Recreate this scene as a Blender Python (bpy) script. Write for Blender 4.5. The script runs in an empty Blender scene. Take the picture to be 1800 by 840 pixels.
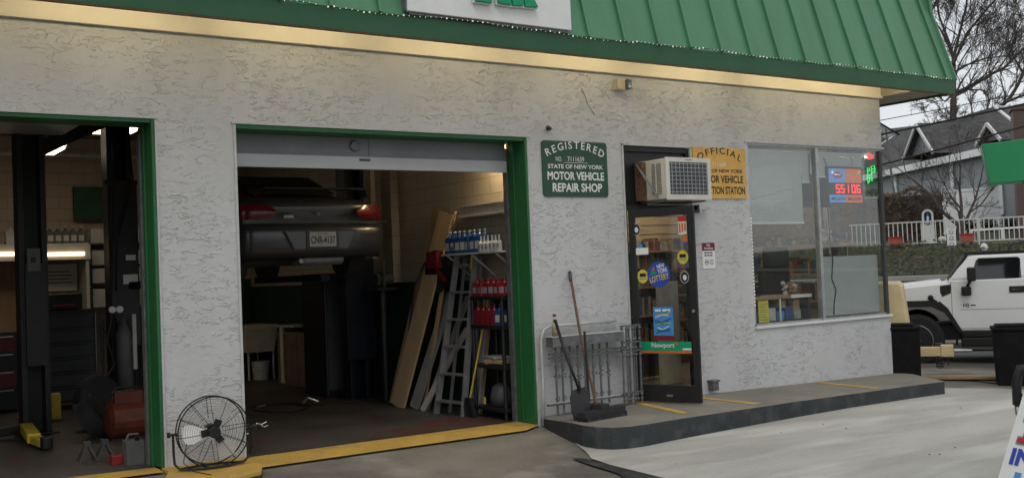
import bpy, bmesh, math, random
from mathutils import Vector, Matrix
random.seed(7)
R = math.radians
SC = bpy.context.scene
COL = SC.collection
# ------------------------------------------------------------------ camera
yaw, pitch, roll = R(55.45142), R(1.71409), R(-2.33725)
d = Vector((math.cos(yaw)*math.cos(pitch), math.sin(yaw)*math.cos(pitch), math.sin(pitch)))
r = d.cross(Vector((0, 0, 1))).normalized(); u = r.cross(d)
r2 = math.cos(roll)*r + math.sin(roll)*u; u2 = -math.sin(roll)*r + math.cos(roll)*u
cam = bpy.data.cameras.new('camera'); co = bpy.data.objects.new('camera', cam); COL.objects.link(co)
m = Matrix((r2, u2, -d)).transposed().to_4x4(); m.translation = Vector((0, -9.5359, 1.65)); co.matrix_world = m
cam.sensor_width = 36; cam.lens = 1853.96/1800*36; cam.clip_start = .1; cam.clip_end = 2000
SC.camera = co
# ------------------------------------------------------------------ world, sun, exposure
w = bpy.data.worlds.new('World'); SC.world = w; w.use_nodes = True
nt = w.node_tree; nt.nodes.clear()
N = nt.nodes.new; L = nt.links.new
out = N('ShaderNodeOutputWorld'); mix = N('ShaderNodeMixShader'); b1 = N('ShaderNodeBackground'); b2 = N('ShaderNodeBackground')
sky = N('ShaderNodeTexSky'); sky.sky_type = 'NISHITA'; sky.sun_disc = False
sky.sun_elevation = R(52); sky.sun_rotation = R(215)
b1.inputs[1].default_value = .07; L(sky.outputs[0], b1.inputs[0])
tc = N('ShaderNodeTexCoord'); mp = N('ShaderNodeMapping'); mp.inputs['Scale'].default_value = (1.2, 1.2, 4)
nz = N('ShaderNodeTexNoise'); nz.inputs['Scale'].default_value = 2.2; nz.inputs['Detail'].default_value = 7; nz.inputs['Roughness'].default_value = .55
cr = N('ShaderNodeValToRGB'); cr.color_ramp.elements[0].position = .3; cr.color_ramp.elements[0].color = (.70, .73, .77, 1)
cr.color_ramp.elements[1].position = .68; cr.color_ramp.elements[1].color = (.93, .95, .97, 1)
L(tc.outputs['Generated'], mp.inputs[0]); L(mp.outputs[0], nz.inputs[0]); L(nz.outputs[0], cr.inputs[0]); L(cr.outputs[0], b2.inputs[0])
b2.inputs[1].default_value = 1.1
mix.inputs[0].default_value = .93
L(b1.outputs[0], mix.inputs[1]); L(b2.outputs[0], mix.inputs[2]); L(mix.outputs[0], out.inputs[0])
sl = bpy.data.lights.new('sun', 'SUN'); sl.energy = .75; sl.angle = R(25); sl.color = (1, .97, .92)
so = bpy.data.objects.new('sun', sl); COL.objects.link(so)
el, az = R(52), R(235)      # direction the light comes FROM: left-front of the facade
sd = Vector((math.cos(el)*math.cos(az), math.cos(el)*math.sin(az), math.sin(el)))
so.rotation_euler = sd.to_track_quat('Z', 'Y').to_euler()
SC.view_settings.view_transform = 'Standard'; SC.view_settings.look = 'None'
SC.view_settings.exposure = -0.12; SC.view_settings.gamma = 1

# ------------------------------------------------------------------ materials
MATS = {}
def M(name, col=None, rough=.6, metal=0., var=.12, scale=4., bump=0., bscale=40., emit=None, es=1., stretch=(1, 1, 1), spec=.4):
    if name in MATS: return MATS[name]
    m = bpy.data.materials.new(name); m.use_nodes = True; MATS[name] = m
    nt = m.node_tree; p = nt.nodes['Principled BSDF']; N = nt.nodes.new; L = nt.links.new
    p.inputs['Roughness'].default_value = rough; p.inputs['Metallic'].default_value = metal
    p.inputs['Specular IOR Level'].default_value = spec
    c = tuple(col)+(1,)
    tc = N('ShaderNodeTexCoord'); mp = N('ShaderNodeMapping'); mp.inputs['Scale'].default_value = stretch
    L(tc.outputs['Object'], mp.inputs[0])
    n = N('ShaderNodeTexNoise'); n.inputs['Scale'].default_value = scale; n.inputs['Detail'].default_value = 6; n.inputs['Roughness'].default_value = .65
    L(mp.outputs[0], n.inputs[0])
    rm = N('ShaderNodeValToRGB'); rm.color_ramp.elements[0].position = .3; rm.color_ramp.elements[1].position = .7
    rm.color_ramp.elements[0].color = tuple(max(0, x*(1-var)) for x in col)+(1,)
    rm.color_ramp.elements[1].color = tuple(min(1, x*(1+var)) for x in col)+(1,)
    L(n.outputs[0], rm.inputs[0]); L(rm.outputs[0], p.inputs['Base Color'])
    if bump:
        n2 = N('ShaderNodeTexNoise'); n2.inputs['Scale'].default_value = bscale; n2.inputs['Detail'].default_value = 5
        L(mp.outputs[0], n2.inputs[0])
        b = N('ShaderNodeBump'); b.inputs['Strength'].default_value = bump; b.inputs['Distance'].default_value = .02
        L(n2.outputs[0], b.inputs['Height']); L(b.outputs[0], p.inputs['Normal'])
    if emit:
        p.inputs['Emission Color'].default_value = tuple(emit)+(1,); p.inputs['Emission Strength'].default_value = es
    return m

def glass(name, tint=(.93, .95, .94), refl=.1):
    m = bpy.data.materials.new(name); m.use_nodes = True; MATS[name] = m
    nt = m.node_tree; nt.nodes.clear(); N = nt.nodes.new; L = nt.links.new
    o = N('ShaderNodeOutputMaterial'); mx = N('ShaderNodeMixShader'); t = N('ShaderNodeBsdfTransparent'); g = N('ShaderNodeBsdfGlossy')
    t.inputs[0].default_value = tuple(tint)+(1,); g.inputs['Roughness'].default_value = .02
    lw = N('ShaderNodeLayerWeight'); lw.inputs[0].default_value = .5
    pw = N('ShaderNodeMath'); pw.operation = 'POWER'; pw.inputs[1].default_value = 4; L(lw.outputs['Facing'], pw.inputs[0])
    ma = N('ShaderNodeMath'); ma.operation = 'MULTIPLY_ADD'; ma.inputs[1].default_value = .4; ma.inputs[2].default_value = refl
    L(pw.outputs[0], ma.inputs[0]); L(ma.outputs[0], mx.inputs[0]); L(t.outputs[0], mx.inputs[1]); L(g.outputs[0], mx.inputs[2]); L(mx.outputs[0], o.inputs[0])
    return m

def nodes_of(m):
    nt = m.node_tree; return nt, nt.nodes.new, nt.links.new, nt.nodes['Principled BSDF']

def stucco():
    m = bpy.data.materials.new('stucco'); m.use_nodes = True; MATS['stucco'] = m
    nt, N, L, p = nodes_of(m); p.inputs['Roughness'].default_value = .85; p.inputs['Specular IOR Level'].default_value = .25
    tc = N('ShaderNodeTexCoord')
    def ridge(sx, sz, scale, width, off, mlo, mhi):
        mp = N('ShaderNodeMapping'); mp.inputs['Scale'].default_value = (sx, sx, sz); mp.inputs['Location'].default_value = (off, off, off)
        L(tc.outputs['Object'], mp.inputs[0])
        n = N('ShaderNodeTexNoise'); n.inputs['Scale'].default_value = scale; n.inputs['Detail'].default_value = 2.5; n.inputs['Distortion'].default_value = .9
        L(mp.outputs[0], n.inputs[0])
        s = N('ShaderNodeMath'); s.operation = 'SUBTRACT'; s.inputs[1].default_value = .5; L(n.outputs[0], s.inputs[0])
        a = N('ShaderNodeMath'); a.operation = 'ABSOLUTE'; L(s.outputs[0], a.inputs[0])
        mr = N('ShaderNodeMapRange'); mr.interpolation_type = 'SMOOTHSTEP'; mr.inputs[1].default_value = 0; mr.inputs[2].default_value = width; mr.inputs[3].default_value = 1; mr.inputs[4].default_value = 0
        L(a.outputs[0], mr.inputs[0])
        k = N('ShaderNodeTexNoise'); k.inputs['Scale'].default_value = scale*1.35; k.inputs['Detail'].default_value = 1.5
        L(mp.outputs[0], k.inputs[0])
        mk = N('ShaderNodeMapRange'); mk.interpolation_type = 'SMOOTHSTEP'; mk.inputs[1].default_value = mlo; mk.inputs[2].default_value = mhi
        L(k.outputs[0], mk.inputs[0])
        mu = N('ShaderNodeMath'); mu.operation = 'MULTIPLY'; L(mr.outputs[0], mu.inputs[0]); L(mk.outputs[0], mu.inputs[1])
        return mu
    r1 = ridge(1, 2.6, 4.6, .034, 0, .47, .60); r2 = ridge(1, 2.2, 8.5, .04, 3.7, .49, .62)
    ad = N('ShaderNodeMath'); ad.operation = 'MAXIMUM'; L(r1.outputs[0], ad.inputs[0]); L(r2.outputs[0], ad.inputs[1])
    lf = N('ShaderNodeTexNoise'); lf.inputs['Scale'].default_value = 1.6; lf.inputs['Detail'].default_value = 3; L(tc.outputs['Object'], lf.inputs[0])
    lm = N('ShaderNodeMapRange'); lm.interpolation_type = 'SMOOTHSTEP'; lm.inputs[1].default_value = .36; lm.inputs[2].default_value = .58; lm.inputs[3].default_value = .12; L(lf.outputs[0], lm.inputs[0])
    ad2 = N('ShaderNodeMath'); ad2.operation = 'MULTIPLY'; L(ad.outputs[0], ad2.inputs[0]); L(lm.outputs[0], ad2.inputs[1]); ad = ad2
    fn = N('ShaderNodeTexNoise'); fn.inputs['Scale'].default_value = 14; fn.inputs['Detail'].default_value = 6; L(tc.outputs['Object'], fn.inputs[0])
    sc = N('ShaderNodeMath'); sc.operation = 'MULTIPLY_ADD'; sc.inputs[1].default_value = .5; L(fn.outputs[0], sc.inputs[0]); L(ad.outputs[0], sc.inputs[2])
    b = N('ShaderNodeBump'); b.inputs['Strength'].default_value = .68; b.inputs['Distance'].default_value = .014
    L(sc.outputs[0], b.inputs['Height']); L(b.outputs[0], p.inputs['Normal'])
    # slightly darker tone along the trowel ridges + soft large weathering
    w1 = N('ShaderNodeTexNoise'); w1.inputs['Scale'].default_value = 1.1; w1.inputs['Detail'].default_value = 8; w1.inputs['Roughness'].default_value = .7
    mpw = N('ShaderNodeMapping'); mpw.inputs['Scale'].default_value = (1, 1, .55); L(tc.outputs['Object'], mpw.inputs[0]); L(mpw.outputs[0], w1.inputs[0])
    c = N('ShaderNodeValToRGB'); c.color_ramp.elements[0].position = .3; c.color_ramp.elements[0].color = (.455, .455, .45, 1)
    c.color_ramp.elements[1].position = .65; c.color_ramp.elements[1].color = (.53, .535, .54, 1); L(w1.outputs[0], c.inputs[0])
    mxx = N('ShaderNodeMix'); mxx.data_type = 'RGBA'; mxx.inputs[7].default_value = (.25, .24, .22, 1)
    f = N('ShaderNodeMath'); f.operation = 'MULTIPLY'; f.inputs[1].default_value = .07; L(ad.outputs[0], f.inputs[0])
    L(f.outputs[0], mxx.inputs[0]); L(c.outputs[0], mxx.inputs[6]); L(mxx.outputs[2], p.inputs['Base Color'])
    return m

def blocks(name, col, mortar, bw=.4, bh=.2, ax='YZ'):
    m = bpy.data.materials.new(name); m.use_nodes = True; MATS[name] = m
    nt, N, L, p = nodes_of(m); p.inputs['Roughness'].default_value = .55
    tc = N('ShaderNodeTexCoord'); sp = N('ShaderNodeSeparateXYZ'); cb = N('ShaderNodeCombineXYZ')
    L(tc.outputs['Object'], sp.inputs[0]); L(sp.outputs[0 if ax == 'XZ' else 1], cb.inputs[0]); L(sp.outputs[2], cb.inputs[1])
    br = N('ShaderNodeTexBrick'); br.inputs['Scale'].default_value = 1; br.inputs['Brick Width'].default_value = bw; br.inputs['Row Height'].default_value = bh
    br.inputs['Mortar Size'].default_value = .006; br.inputs['Color1'].default_value = tuple(col)+(1,); br.inputs['Color2'].default_value = tuple(x*.93 for x in col)+(1,)
    br.inputs['Mortar'].default_value = tuple(mortar)+(1,); L(cb.outputs[0], br.inputs[0]); L(br.outputs[0], p.inputs['Base Color'])
    b = N('ShaderNodeBump'); b.inputs['Strength'].default_value = .7; b.inputs['Distance'].default_value = .01; b.invert = True
    L(br.outputs['Fac'], b.inputs['Height']); L(b.outputs[0], p.inputs['Normal'])
    return m

def patchy(name, base, dark, spot, scale=.7, stretch=(1, 1, 1), bump=.3, rough=.85, thr=(.5, .7), fine=60):
    m = bpy.data.materials.new(name); m.use_nodes = True; MATS[name] = m
    nt, N, L, p = nodes_of(m); p.inputs['Roughness'].default_value = rough; p.inputs['Specular IOR Level'].default_value = .3
    tc = N('ShaderNodeTexCoord'); mp = N('ShaderNodeMapping'); mp.inputs['Scale'].default_value = stretch; L(tc.outputs['Object'], mp.inputs[0])
    a = N('ShaderNodeTexNoise'); a.inputs['Scale'].default_value = scale; a.inputs['Detail'].default_value = 9; a.inputs['Roughness'].default_value = .62; L(mp.outputs[0], a.inputs[0])
    c = N('ShaderNodeValToRGB'); c.color_ramp.elements[0].position = .34; c.color_ramp.elements[1].position = .66
    c.color_ramp.elements[0].color = tuple(dark)+(1,); c.color_ramp.elements[1].color = tuple(base)+(1,); L(a.outputs[0], c.inputs[0])
    f = N('ShaderNodeTexNoise'); f.inputs['Scale'].default_value = fine; f.inputs['Detail'].default_value = 4; L(tc.outputs['Object'], f.inputs[0])
    mm = N('ShaderNodeMix'); mm.data_type = 'RGBA'; mm.blend_type = 'MULTIPLY'; mm.inputs[0].default_value = .5; L(c.outputs[0], mm.inputs[6])
    fr = N('ShaderNodeValToRGB'); fr.color_ramp.elements[0].position = .3; fr.color_ramp.elements[0].color = (.55, .55, .55, 1); fr.color_ramp.elements[1].position = .6; L(f.outputs[0], fr.inputs[0]); L(fr.outputs[0], mm.inputs[7])
    s = N('ShaderNodeTexNoise'); s.inputs['Scale'].default_value = scale*2.3; s.inputs['Detail'].default_value = 5
    mp2 = N('ShaderNodeMapping'); mp2.inputs['Location'].default_value = (7, 3, 1); mp2.inputs['Scale'].default_value = stretch; L(tc.outputs['Object'], mp2.inputs[0]); L(mp2.outputs[0], s.inputs[0])
    sr = N('ShaderNodeMapRange'); sr.inputs[1].default_value = thr[0]; sr.inputs[2].default_value = thr[1]; L(s.outputs[0], sr.inputs[0])
    m2 = N('ShaderNodeMix'); m2.data_type = 'RGBA'; m2.inputs[7].default_value = tuple(spot)+(1,); L(sr.outputs[0], m2.inputs[0]); L(mm.outputs[2], m2.inputs[6])
    L(m2.outputs[2], p.inputs['Base Color'])
    b = N('ShaderNodeBump'); b.inputs['Strength'].default_value = bump; b.inputs['Distance'].default_value = .01; L(f.outputs[0], b.inputs['Height']); L(b.outputs[0], p.inputs['Normal'])
    return m

stucco()
blocks('block_side', (.30, .26, .20), (.19, .165, .13), ax='YZ'); blocks('block_back', (.36, .27, .20), (.24, .18, .14), ax='XZ')
blocks('brick', (.10, .055, .045), (.09, .08, .075), .22, .075, 'YZ')
patchy('apron_asphalt', (.22, .20, .165), (.095, .087, .073), (.28, .26, .22), .55, (1, 1, 1), .35, thr=(.52, .75))
patchy('forecourt_concrete', (.48, .47, .435), (.30, .295, .265), (.55, .54, .51), .45, (.5, 1.8, 1), .15, thr=(.5, .75), fine=90)
patchy('ground_asphalt', (.15, .145, .135), (.10, .098, .09), (.17, .165, .15), .5)
patchy('road_asphalt', (.17, .17, .17), (.12, .12, .12), (.19, .19, .185), .5)
patchy('garage_floor', (.085, .075, .065), (.04, .036, .032), (.12, .022, .02), .8, thr=(.60, .72), rough=.5)
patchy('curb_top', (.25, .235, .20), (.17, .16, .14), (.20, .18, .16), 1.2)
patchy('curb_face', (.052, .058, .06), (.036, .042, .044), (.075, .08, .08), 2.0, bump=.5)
patchy('yellow_paint', (.56, .36, .075), (.44, .27, .06), (.30, .22, .11), 2.5, thr=(.55, .8), rough=.7)
patchy('tar', (.03, .03, .032), (.02, .02, .02), (.05, .05, .05), 2)
patchy('ivy_slope', (.055, .06, .028), (.02, .025, .012), (.10, .08, .05), 2.2, bump=1, fine=25)
patchy('lawn', (.09, .10, .05), (.05, .06, .03), (.12, .10, .06), 1.5, bump=.8, fine=25)
patchy('roof_shingle', (.085, .083, .083), (.055, .054, .054), (.11, .105, .10), 1.6, (1, 1, 3), .5, fine=18)
M('roof_green', (.075, .215, .110), .42, 0, .13, 1.6, .05, 6, stretch=(1.5, 1, .25))
M('roof_green_shaded', (.020, .090, .037), .5, 0, .12, 2.0)  # fascia: roof paint with the upright face's shade put into the colour
M('door_green', (.018, .115, .036), .5, 0, .18, 3, .2, 8, stretch=(1, 1, .3))
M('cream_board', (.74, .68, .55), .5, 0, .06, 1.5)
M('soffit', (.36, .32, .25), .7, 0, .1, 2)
M('white_paint', (.62, .62, .60), .45, 0, .08, 3)
M('door_white', (.46, .465, .465), .45, 0, .10, 2.0, stretch=(.4, 1, 1))
M('door_white_shaded', (.20, .21, .22), .5, 0, .12, 2)  # upper section of the white door, its shade put into the colour
M('black', (.012, .012, .013), .45, 0, .3, 6)
M('black_metal', (.015, .016, .018), .35, .3, .3, 5)
M('dark_grey', (.05, .052, .055), .5, 0, .2, 5)
M('grey_metal', (.16, .165, .17), .5, .5, .35, 9, .3, 30)
M('gate_grey', (.125, .13, .133), .6, .2, .35, 12, .4, 40)
M('aluminium', (.42, .43, .44), .4, .75, .2, 8)
M('blade_white', (.62, .62, .60), .35, .1, .06, 5); M('steel', (.33, .33, .33), .35, .8, .25, 8)
M('rust', (.14, .075, .045), .8, .1, .4, 14)
M('pipe_white', (.46, .47, .46), .5, 0, .15, 9)
M('bin_black', (.010, .010, .011), .85, 0, .3, 6, spec=.1); M('rubber', (.02, .02, .021), .8, 0, .25, 10, .2, 60)
M('wood', (.30, .20, .11), .7, 0, .22, 3, .2, 30, stretch=(4, 4, .5))
M('plywood', (.42, .29, .16), .7, 0, .15, 2, stretch=(4, 4, .4))
M('board_grey', (.24, .235, .22), .7, 0, .2, 3, stretch=(4, 4, .5))
M('board_white', (.42, .41, .39), .7, 0, .15, 3)
M('blue_plastic', (.02, .065, .20), .3, 0, .15, 6); M('red_plastic', (.20, .014, .018), .35, 0, .15, 6)
M('white_plastic', (.46, .45, .41), .4, 0, .12, 6); M('yellow_plastic', (.55, .40, .04), .5, 0, .2, 6)
M('beige_plastic', (.50, .44, .32), .5, 0, .12, 5); M('ac_beige', (.58, .56, .48), .45, 0, .1, 4)
M('wainscot_green', (.010, .030, .018), .5, 0, .3, 4); M('cab_wood', (.13, .095, .06), .7, 0, .3, 4); M('board_green', (.010, .052, .024), .6, 0, .2, 3); M('tool_black', (.022, .022, .024), .6, 0, .4, 12); M('orange_metal', (.11, .026, .012), .5, .1, .3, 6); M('navy', (.007, .011, .02), .4, .2, .2, 5)
M('grey_plastic', (.095, .095, .092), .5, 0, .15, 6); M('cardboard', (.30, .21, .12), .85, 0, .12, 4)
M('sign_green', (.018, .066, .042), .5, 0, .15, 5); M('sign_yellow', (.62, .36, .09), .55, 0, .12, 5)
M('sign_white', (.72, .72, .70), .5, 0, .05, 5); M('sign_cream', (.60, .58, .50), .5, 0, .08, 5)
M('ink_black', (.015, .012, .01), .6, 0, .1, 5); M('ink_red', (.45, .02, .03), .5, 0, .1, 5); M('ink_maroon', (.16, .01, .022), .5); M('ink_blue', (.02, .06, .35), .5); M('ink_sky', (.06, .24, .55), .5)
M('ink_green', (.0, .27, .12), .5); M('ink_orange', (.5, .12, .02), .5); M('ink_yellow', (.6, .5, .05), .5); M('ink_grey', (.25, .25, .25), .5)
M('suv_white', (.88, .88, .875), .3, 0, .03, 2, spec=.6); M('suv_black', (.014, .014, .015), .5, 0, .2, 6)
M('car_grey', (.052, .052, .054), .25, .45, .08, 4, spec=.6)
M('tail_red', (.11, .006, .008), .15, 0, .2, 12)
M('dark_glass', (.01, .011, .013), .06, 0, .1, 3, spec=.8); M('windscreen', (.20, .22, .22), .08, 0, .1, 2, spec=.9); M('chrome', (.55, .55, .55), .15, 1., .1, 5)  # windscreen: the pale sky reflection is put into its base colour
M('trailer_tan', (.60, .48, .27), .5, 0, .1, 4); M('terracotta', (.36, .09, .05), .7, 0, .15, 6)
M('bark', (.075, .065, .058), .9, 0, .3, 6, .6, 30); M('twig', (.085, .073, .065), .9, 0, .25, 6)
M('bark_brown', (.085, .062, .05), .9, 0, .3, 6)
M('siding_grey', (.30, .32, .34), .6, 0, .06, 2, stretch=(.3, .3, 12)); M('siding_white', (.60, .61, .62), .6, 0, .06, 2)
M('vinyl_white', (.88, .885, .89), .45, 0, .03, 2); M('rail_white', (.62, .62, .60), .5, 0, .08, 4)
M('coping', (.36, .35, .33), .85, 0, .15, 3); M('wall_stone', (.17, .16, .15), .9, 0, .3, 3, .5, 12)
M('hedge_brown', (.075, .058, .045), .95, 0, .5, 7, 1, 12); M('leaf', (.05, .06, .028), .8, 0, .4, 8); M('leaf_dry', (.11, .075, .045), .9, 0, .4, 8); M('leaf_evergreen', (.02, .035, .015), .8, 0, .3, 8)
M('cable', (.012, .012, .012), .6, 0, .1, 5)
M('canopy_green', (.012, .235, .085), .4, 0, .04, 3)
M('blind', (.60, .63, .63), .6, 0, .05, 3); M('film_grey', (.42, .44, .44), .35, 0, .06, 2); M('wallboard', (.33, .30, .26), .8, 0, .1, 2)
M('slatwall', (.60, .43, .26), .6, 0, .1, 3); M('shelf_wood', (.30, .20, .12), .6, 0, .15, 4, stretch=(1, 8, 8))
M('ceiling_dark', (.22, .19, .16), .9, 0, .15, 1.5); M('shop_floor', (.22, .16, .12), .5, 0, .15, 3)
M('tube_warm', (.9, .8, .6), .5, emit=(1, .81, .52), es=18.0, var=.01)
M('lamp_warm', (.9, .8, .6), .5, emit=(1, .70, .40), es=3.2, var=.01); M('lamp_clamp', (.9, .8, .6), .5, emit=(1, .76, .44), es=100, var=.01)
M('lamp_ceiling', (.9, .9, .8), .5, emit=(1, .84, .64), es=8.0, var=.01)
M('shop_fill', (.9, .9, .8), .5, emit=(1, .90, .76), es=30.0, var=.01)
M('bulb', (.9, .9, .8), .4, emit=(1, .95, .75), es=.45, var=.3, scale=9)
M('led_red', (.5, .02, .02), .5, emit=(1, .03, .03), es=1.6, var=.01); M('led_green', (.02, .5, .1), .5, emit=(.05, 1, .18), es=1.2, var=.01)
M('lit_blue', (.05, .15, .4), .5, emit=(.10, .28, .62), es=.55, var=.01); M('lit_orange', (.4, .1, .03), .5, emit=(.7, .13, .04), es=.5, var=.01); M('lit_white', (.6, .6, .6), .5, emit=(.8, .8, .8), es=.5, var=.01)
M('clear_plastic', (.42, .40, .36), .25, 0, .1, 8); M('liquid_brown', (.22, .15, .08), .3)
SNACK = [M('pack_%s' % n, c, .45, 0, .3, 14) for n, c in dict(red=(.16, .035, .025), orange=(.22, .10, .04), yellow=(.28, .21, .08), brown=(.10, .06, .035), blue=(.05, .08, .15), green=(.05, .09, .05), white=(.32, .30, .27), dark=(.03, .03, .035), tan=(.24, .17, .10)).items()]
glass('pane_glass', refl=.09); glass('door_glass', (.88, .89, .87), .04)

# ------------------------------------------------------------------ mesh builder
def zrot(a): return Matrix.Rotation(a, 4, 'Z')
class MB:
    def __init__(s, mat='black'):
        s.v = []; s.f = []; s.mi = []; s.mats = []; s.X = Matrix.Identity(4); s.use(mat)
    def use(s, mat):
        if mat not in s.mats: s.mats.append(mat)
        s.cur = s.mats.index(mat); return s
    def add(s, vs, fs):
        o = len(s.v); s.v += [s.X @ Vector(p) for p in vs]
        for f in fs: s.f.append([i+o for i in f]); s.mi.append(s.cur)
        return s
    def bx(s, x0, x1, y0, y1, z0, z1):
        vs = [(x, y, z) for x in (x0, x1) for y in (y0, y1) for z in (z0, z1)]
        return s.add(vs, [(0, 1, 3, 2), (4, 6, 7, 5), (0, 4, 5, 1), (2, 3, 7, 6), (0, 2, 6, 4), (1, 5, 7, 3)])
    def box(s, c, size, rot=None):
        rot = rot or Matrix.Identity(4); h = [a/2 for a in size]
        vs = [Vector(c)+(rot.to_3x3() @ Vector((sx*h[0], sy*h[1], sz*h[2]))) for sx in (-1, 1) for sy in (-1, 1) for sz in (-1, 1)]
        return s.add(vs, [(0, 1, 3, 2), (4, 6, 7, 5), (0, 4, 5, 1), (2, 3, 7, 6), (0, 2, 6, 4), (1, 5, 7, 3)])
    def beam(s, p0, p1, w, h, up=(0, 0, 1)):
        p0, p1 = Vector(p0), Vector(p1); a = (p1-p0).normalized(); upv = Vector(up)
        if abs(a.dot(upv)) > .98: upv = Vector((0, 1, 0))
        b = a.cross(upv).normalized(); c = b.cross(a)
        vs = [p+b*sx*w/2+c*sz*h/2 for p in (p0, p1) for sx in (-1, 1) for sz in (-1, 1)]
        return s.add(vs, [(0, 1, 3, 2), (4, 6, 7, 5), (0, 4, 5, 1), (2, 3, 7, 6), (0, 2, 6, 4), (1, 5, 7, 3)])
    def tube(s, pts, r, n=8, closed=False, cap=True):
        pts = [Vector(p) for p in pts]; k = len(pts); rs = r if isinstance(r, (list, tuple)) else [r]*k
        vs = []; prev = None
        for i, p in enumerate(pts):
            if closed: a = pts[(i+1) % k]-pts[i-1]
            else: a = pts[min(i+1, k-1)]-pts[max(i-1, 0)]
            a.normalize()
            if prev is None:
                b = a.cross(Vector((0, 0, 1)))
                if b.length < .05: b = a.cross(Vector((0, 1, 0)))
            else: b = prev-a*prev.dot(a)
            if b.length < 1e-5: b = a.orthogonal()
            b.normalize(); prev = b; c = a.cross(b)
            for j in range(n):
                t = 2*math.pi*j/n; vs.append(p+(b*math.cos(t)+c*math.sin(t))*rs[i])
        fs = []
        for i in range(k if closed else k-1):
            i2 = (i+1) % k
            for j in range(n): fs.append((i*n+j, i*n+(j+1) % n, i2*n+(j+1) % n, i2*n+j))
        if cap and not closed and n > 2: fs += [tuple(range(n))[::-1], tuple((k-1)*n+j for j in range(n))]
        return s.add(vs, fs)
    def cyl(s, p0, p1, r0, r1=None, n=16): return s.tube([p0, p1], [r0, r0 if r1 is None else r1], n)
    def lathe(s, c, prof, n=20, axis='Z'):
        # prof: (radius, height) list
        vs = []
        for (rr, h) in prof:
            for j in range(n):
                t = 2*math.pi*j/n; a, b = rr*math.cos(t), rr*math.sin(t)
                vs.append(Vector(c)+Vector({'Z': (a, b, h), 'Y': (a, h, b), 'X': (h, a, b)}[axis]))
        fs = [(i*n+j, i*n+(j+1) % n, (i+1)*n+(j+1) % n, (i+1)*n+j) for i in range(len(prof)-1) for j in range(n)]
        fs += [tuple(range(n)), tuple((len(prof)-1)*n+j for j in range(n))]
        return s.add(vs, fs)
    def ball(s, c, rx, ry=None, rz=None, n=8):
        ry = ry or rx; rz = rz or rx; vs = [Vector(c)+Vector((0, 0, rz))]; m = max(4, n//2+1)
        for i in range(1, m):
            t = math.pi*i/m
            for j in range(n):
                q = 2*math.pi*j/n; vs.append(Vector(c)+Vector((rx*math.sin(t)*math.cos(q), ry*math.sin(t)*math.sin(q), rz*math.cos(t))))
        vs.append(Vector(c)-Vector((0, 0, rz))); fs = [(0, 1+j, 1+(j+1) % n) for j in range(n)]
        for i in range(m-2):
            for j in range(n): fs.append((1+i*n+j, 1+(i+1)*n+j, 1+(i+1)*n+(j+1) % n, 1+i*n+(j+1) % n))
        e = len(vs)-1; fs += [(e, 1+(m-2)*n+(j+1) % n, 1+(m-2)*n+j) for j in range(n)]
        return s.add(vs, fs)
    def prism(s, poly, f0, f1):
        # poly: 2D points; f0/f1: functions mapping (a,b)->3D for the two caps
        n = len(poly); vs = [f0(*p) for p in poly]+[f1(*p) for p in poly]
        return s.add(vs, [tuple(range(n))[::-1], tuple(range(n, 2*n))]+[(i, (i+1) % n, n+(i+1) % n, n+i) for i in range(n)])
    def quad(s, *p): return s.add(p, [tuple(range(len(p)))])
    def text(s, body, o, w=None, h=.1, U=(1, 0, 0), V=(0, 0, 1), bold=0., align='L', mirror=False):
        vs, fs, bw, bh = text2d(body, bold); U, V, o = Vector(U), Vector(V), Vector(o)
        ky = h/bh; kx = ky if w is None else w/bw; W = bw*kx; dx = {'L': 0, 'C': -W/2, 'R': -W}[align]
        return s.add([o+U*(x*kx+dx)+V*(y*ky) for x, y in vs], fs)
    def build(s, name, parent=None, bevel=0., smooth=False, world=True, sub=0):
        me = bpy.data.meshes.new(name); off = ORG.get(parent, Vector((0, 0, 0))) if (parent and world) else Vector((0, 0, 0))
        me.from_pydata([tuple(v-off) for v in s.v], [], s.f)
        for k in s.mats: me.materials.append(MATS[k])
        me.polygons.foreach_set('material_index', s.mi)
        bm = bmesh.new(); bm.from_mesh(me); bmesh.ops.recalc_face_normals(bm, faces=bm.faces); bm.to_mesh(me); bm.free()
        if smooth: me.polygons.foreach_set('use_smooth', [True]*len(me.polygons))
        me.update(); o = bpy.data.objects.new(name, me); COL.objects.link(o)
        if parent: o.parent = parent; ORG[o] = off
        if bevel:
            b = o.modifiers.new('bevel', 'BEVEL'); b.width = bevel; b.segments = 2; b.limit_method = 'ANGLE'; b.angle_limit = R(40)
        if sub:
            q = o.modifiers.new('sub', 'SUBSURF'); q.levels = sub; q.render_levels = sub
        return o
ORG = {}
_TX = {}
def text2d(body, bold):
    k = (body, bold)
    if k in _TX: return _TX[k]
    cu = bpy.data.curves.new('t', 'FONT'); cu.body = body; cu.size = 1; cu.offset = bold; cu.resolution_u = 4
    ob = bpy.data.objects.new('t', cu); COL.objects.link(ob); bpy.context.view_layer.update()
    dg = bpy.context.evaluated_depsgraph_get(); me = bpy.data.meshes.new_from_object(ob.evaluated_get(dg))
    vs = [(v.co.x, v.co.y) for v in me.vertices]; fs = [tuple(p.vertices) for p in me.polygons]
    bpy.data.objects.remove(ob); bpy.data.curves.remove(cu); bpy.data.meshes.remove(me)
    x0 = min(v[0] for v in vs); y0 = min(v[1] for v in vs); x1 = max(v[0] for v in vs); y1 = max(v[1] for v in vs)
    _TX[k] = ([(a-x0, b-y0) for a, b in vs], fs, x1-x0, y1-y0); return _TX[k]

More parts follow.
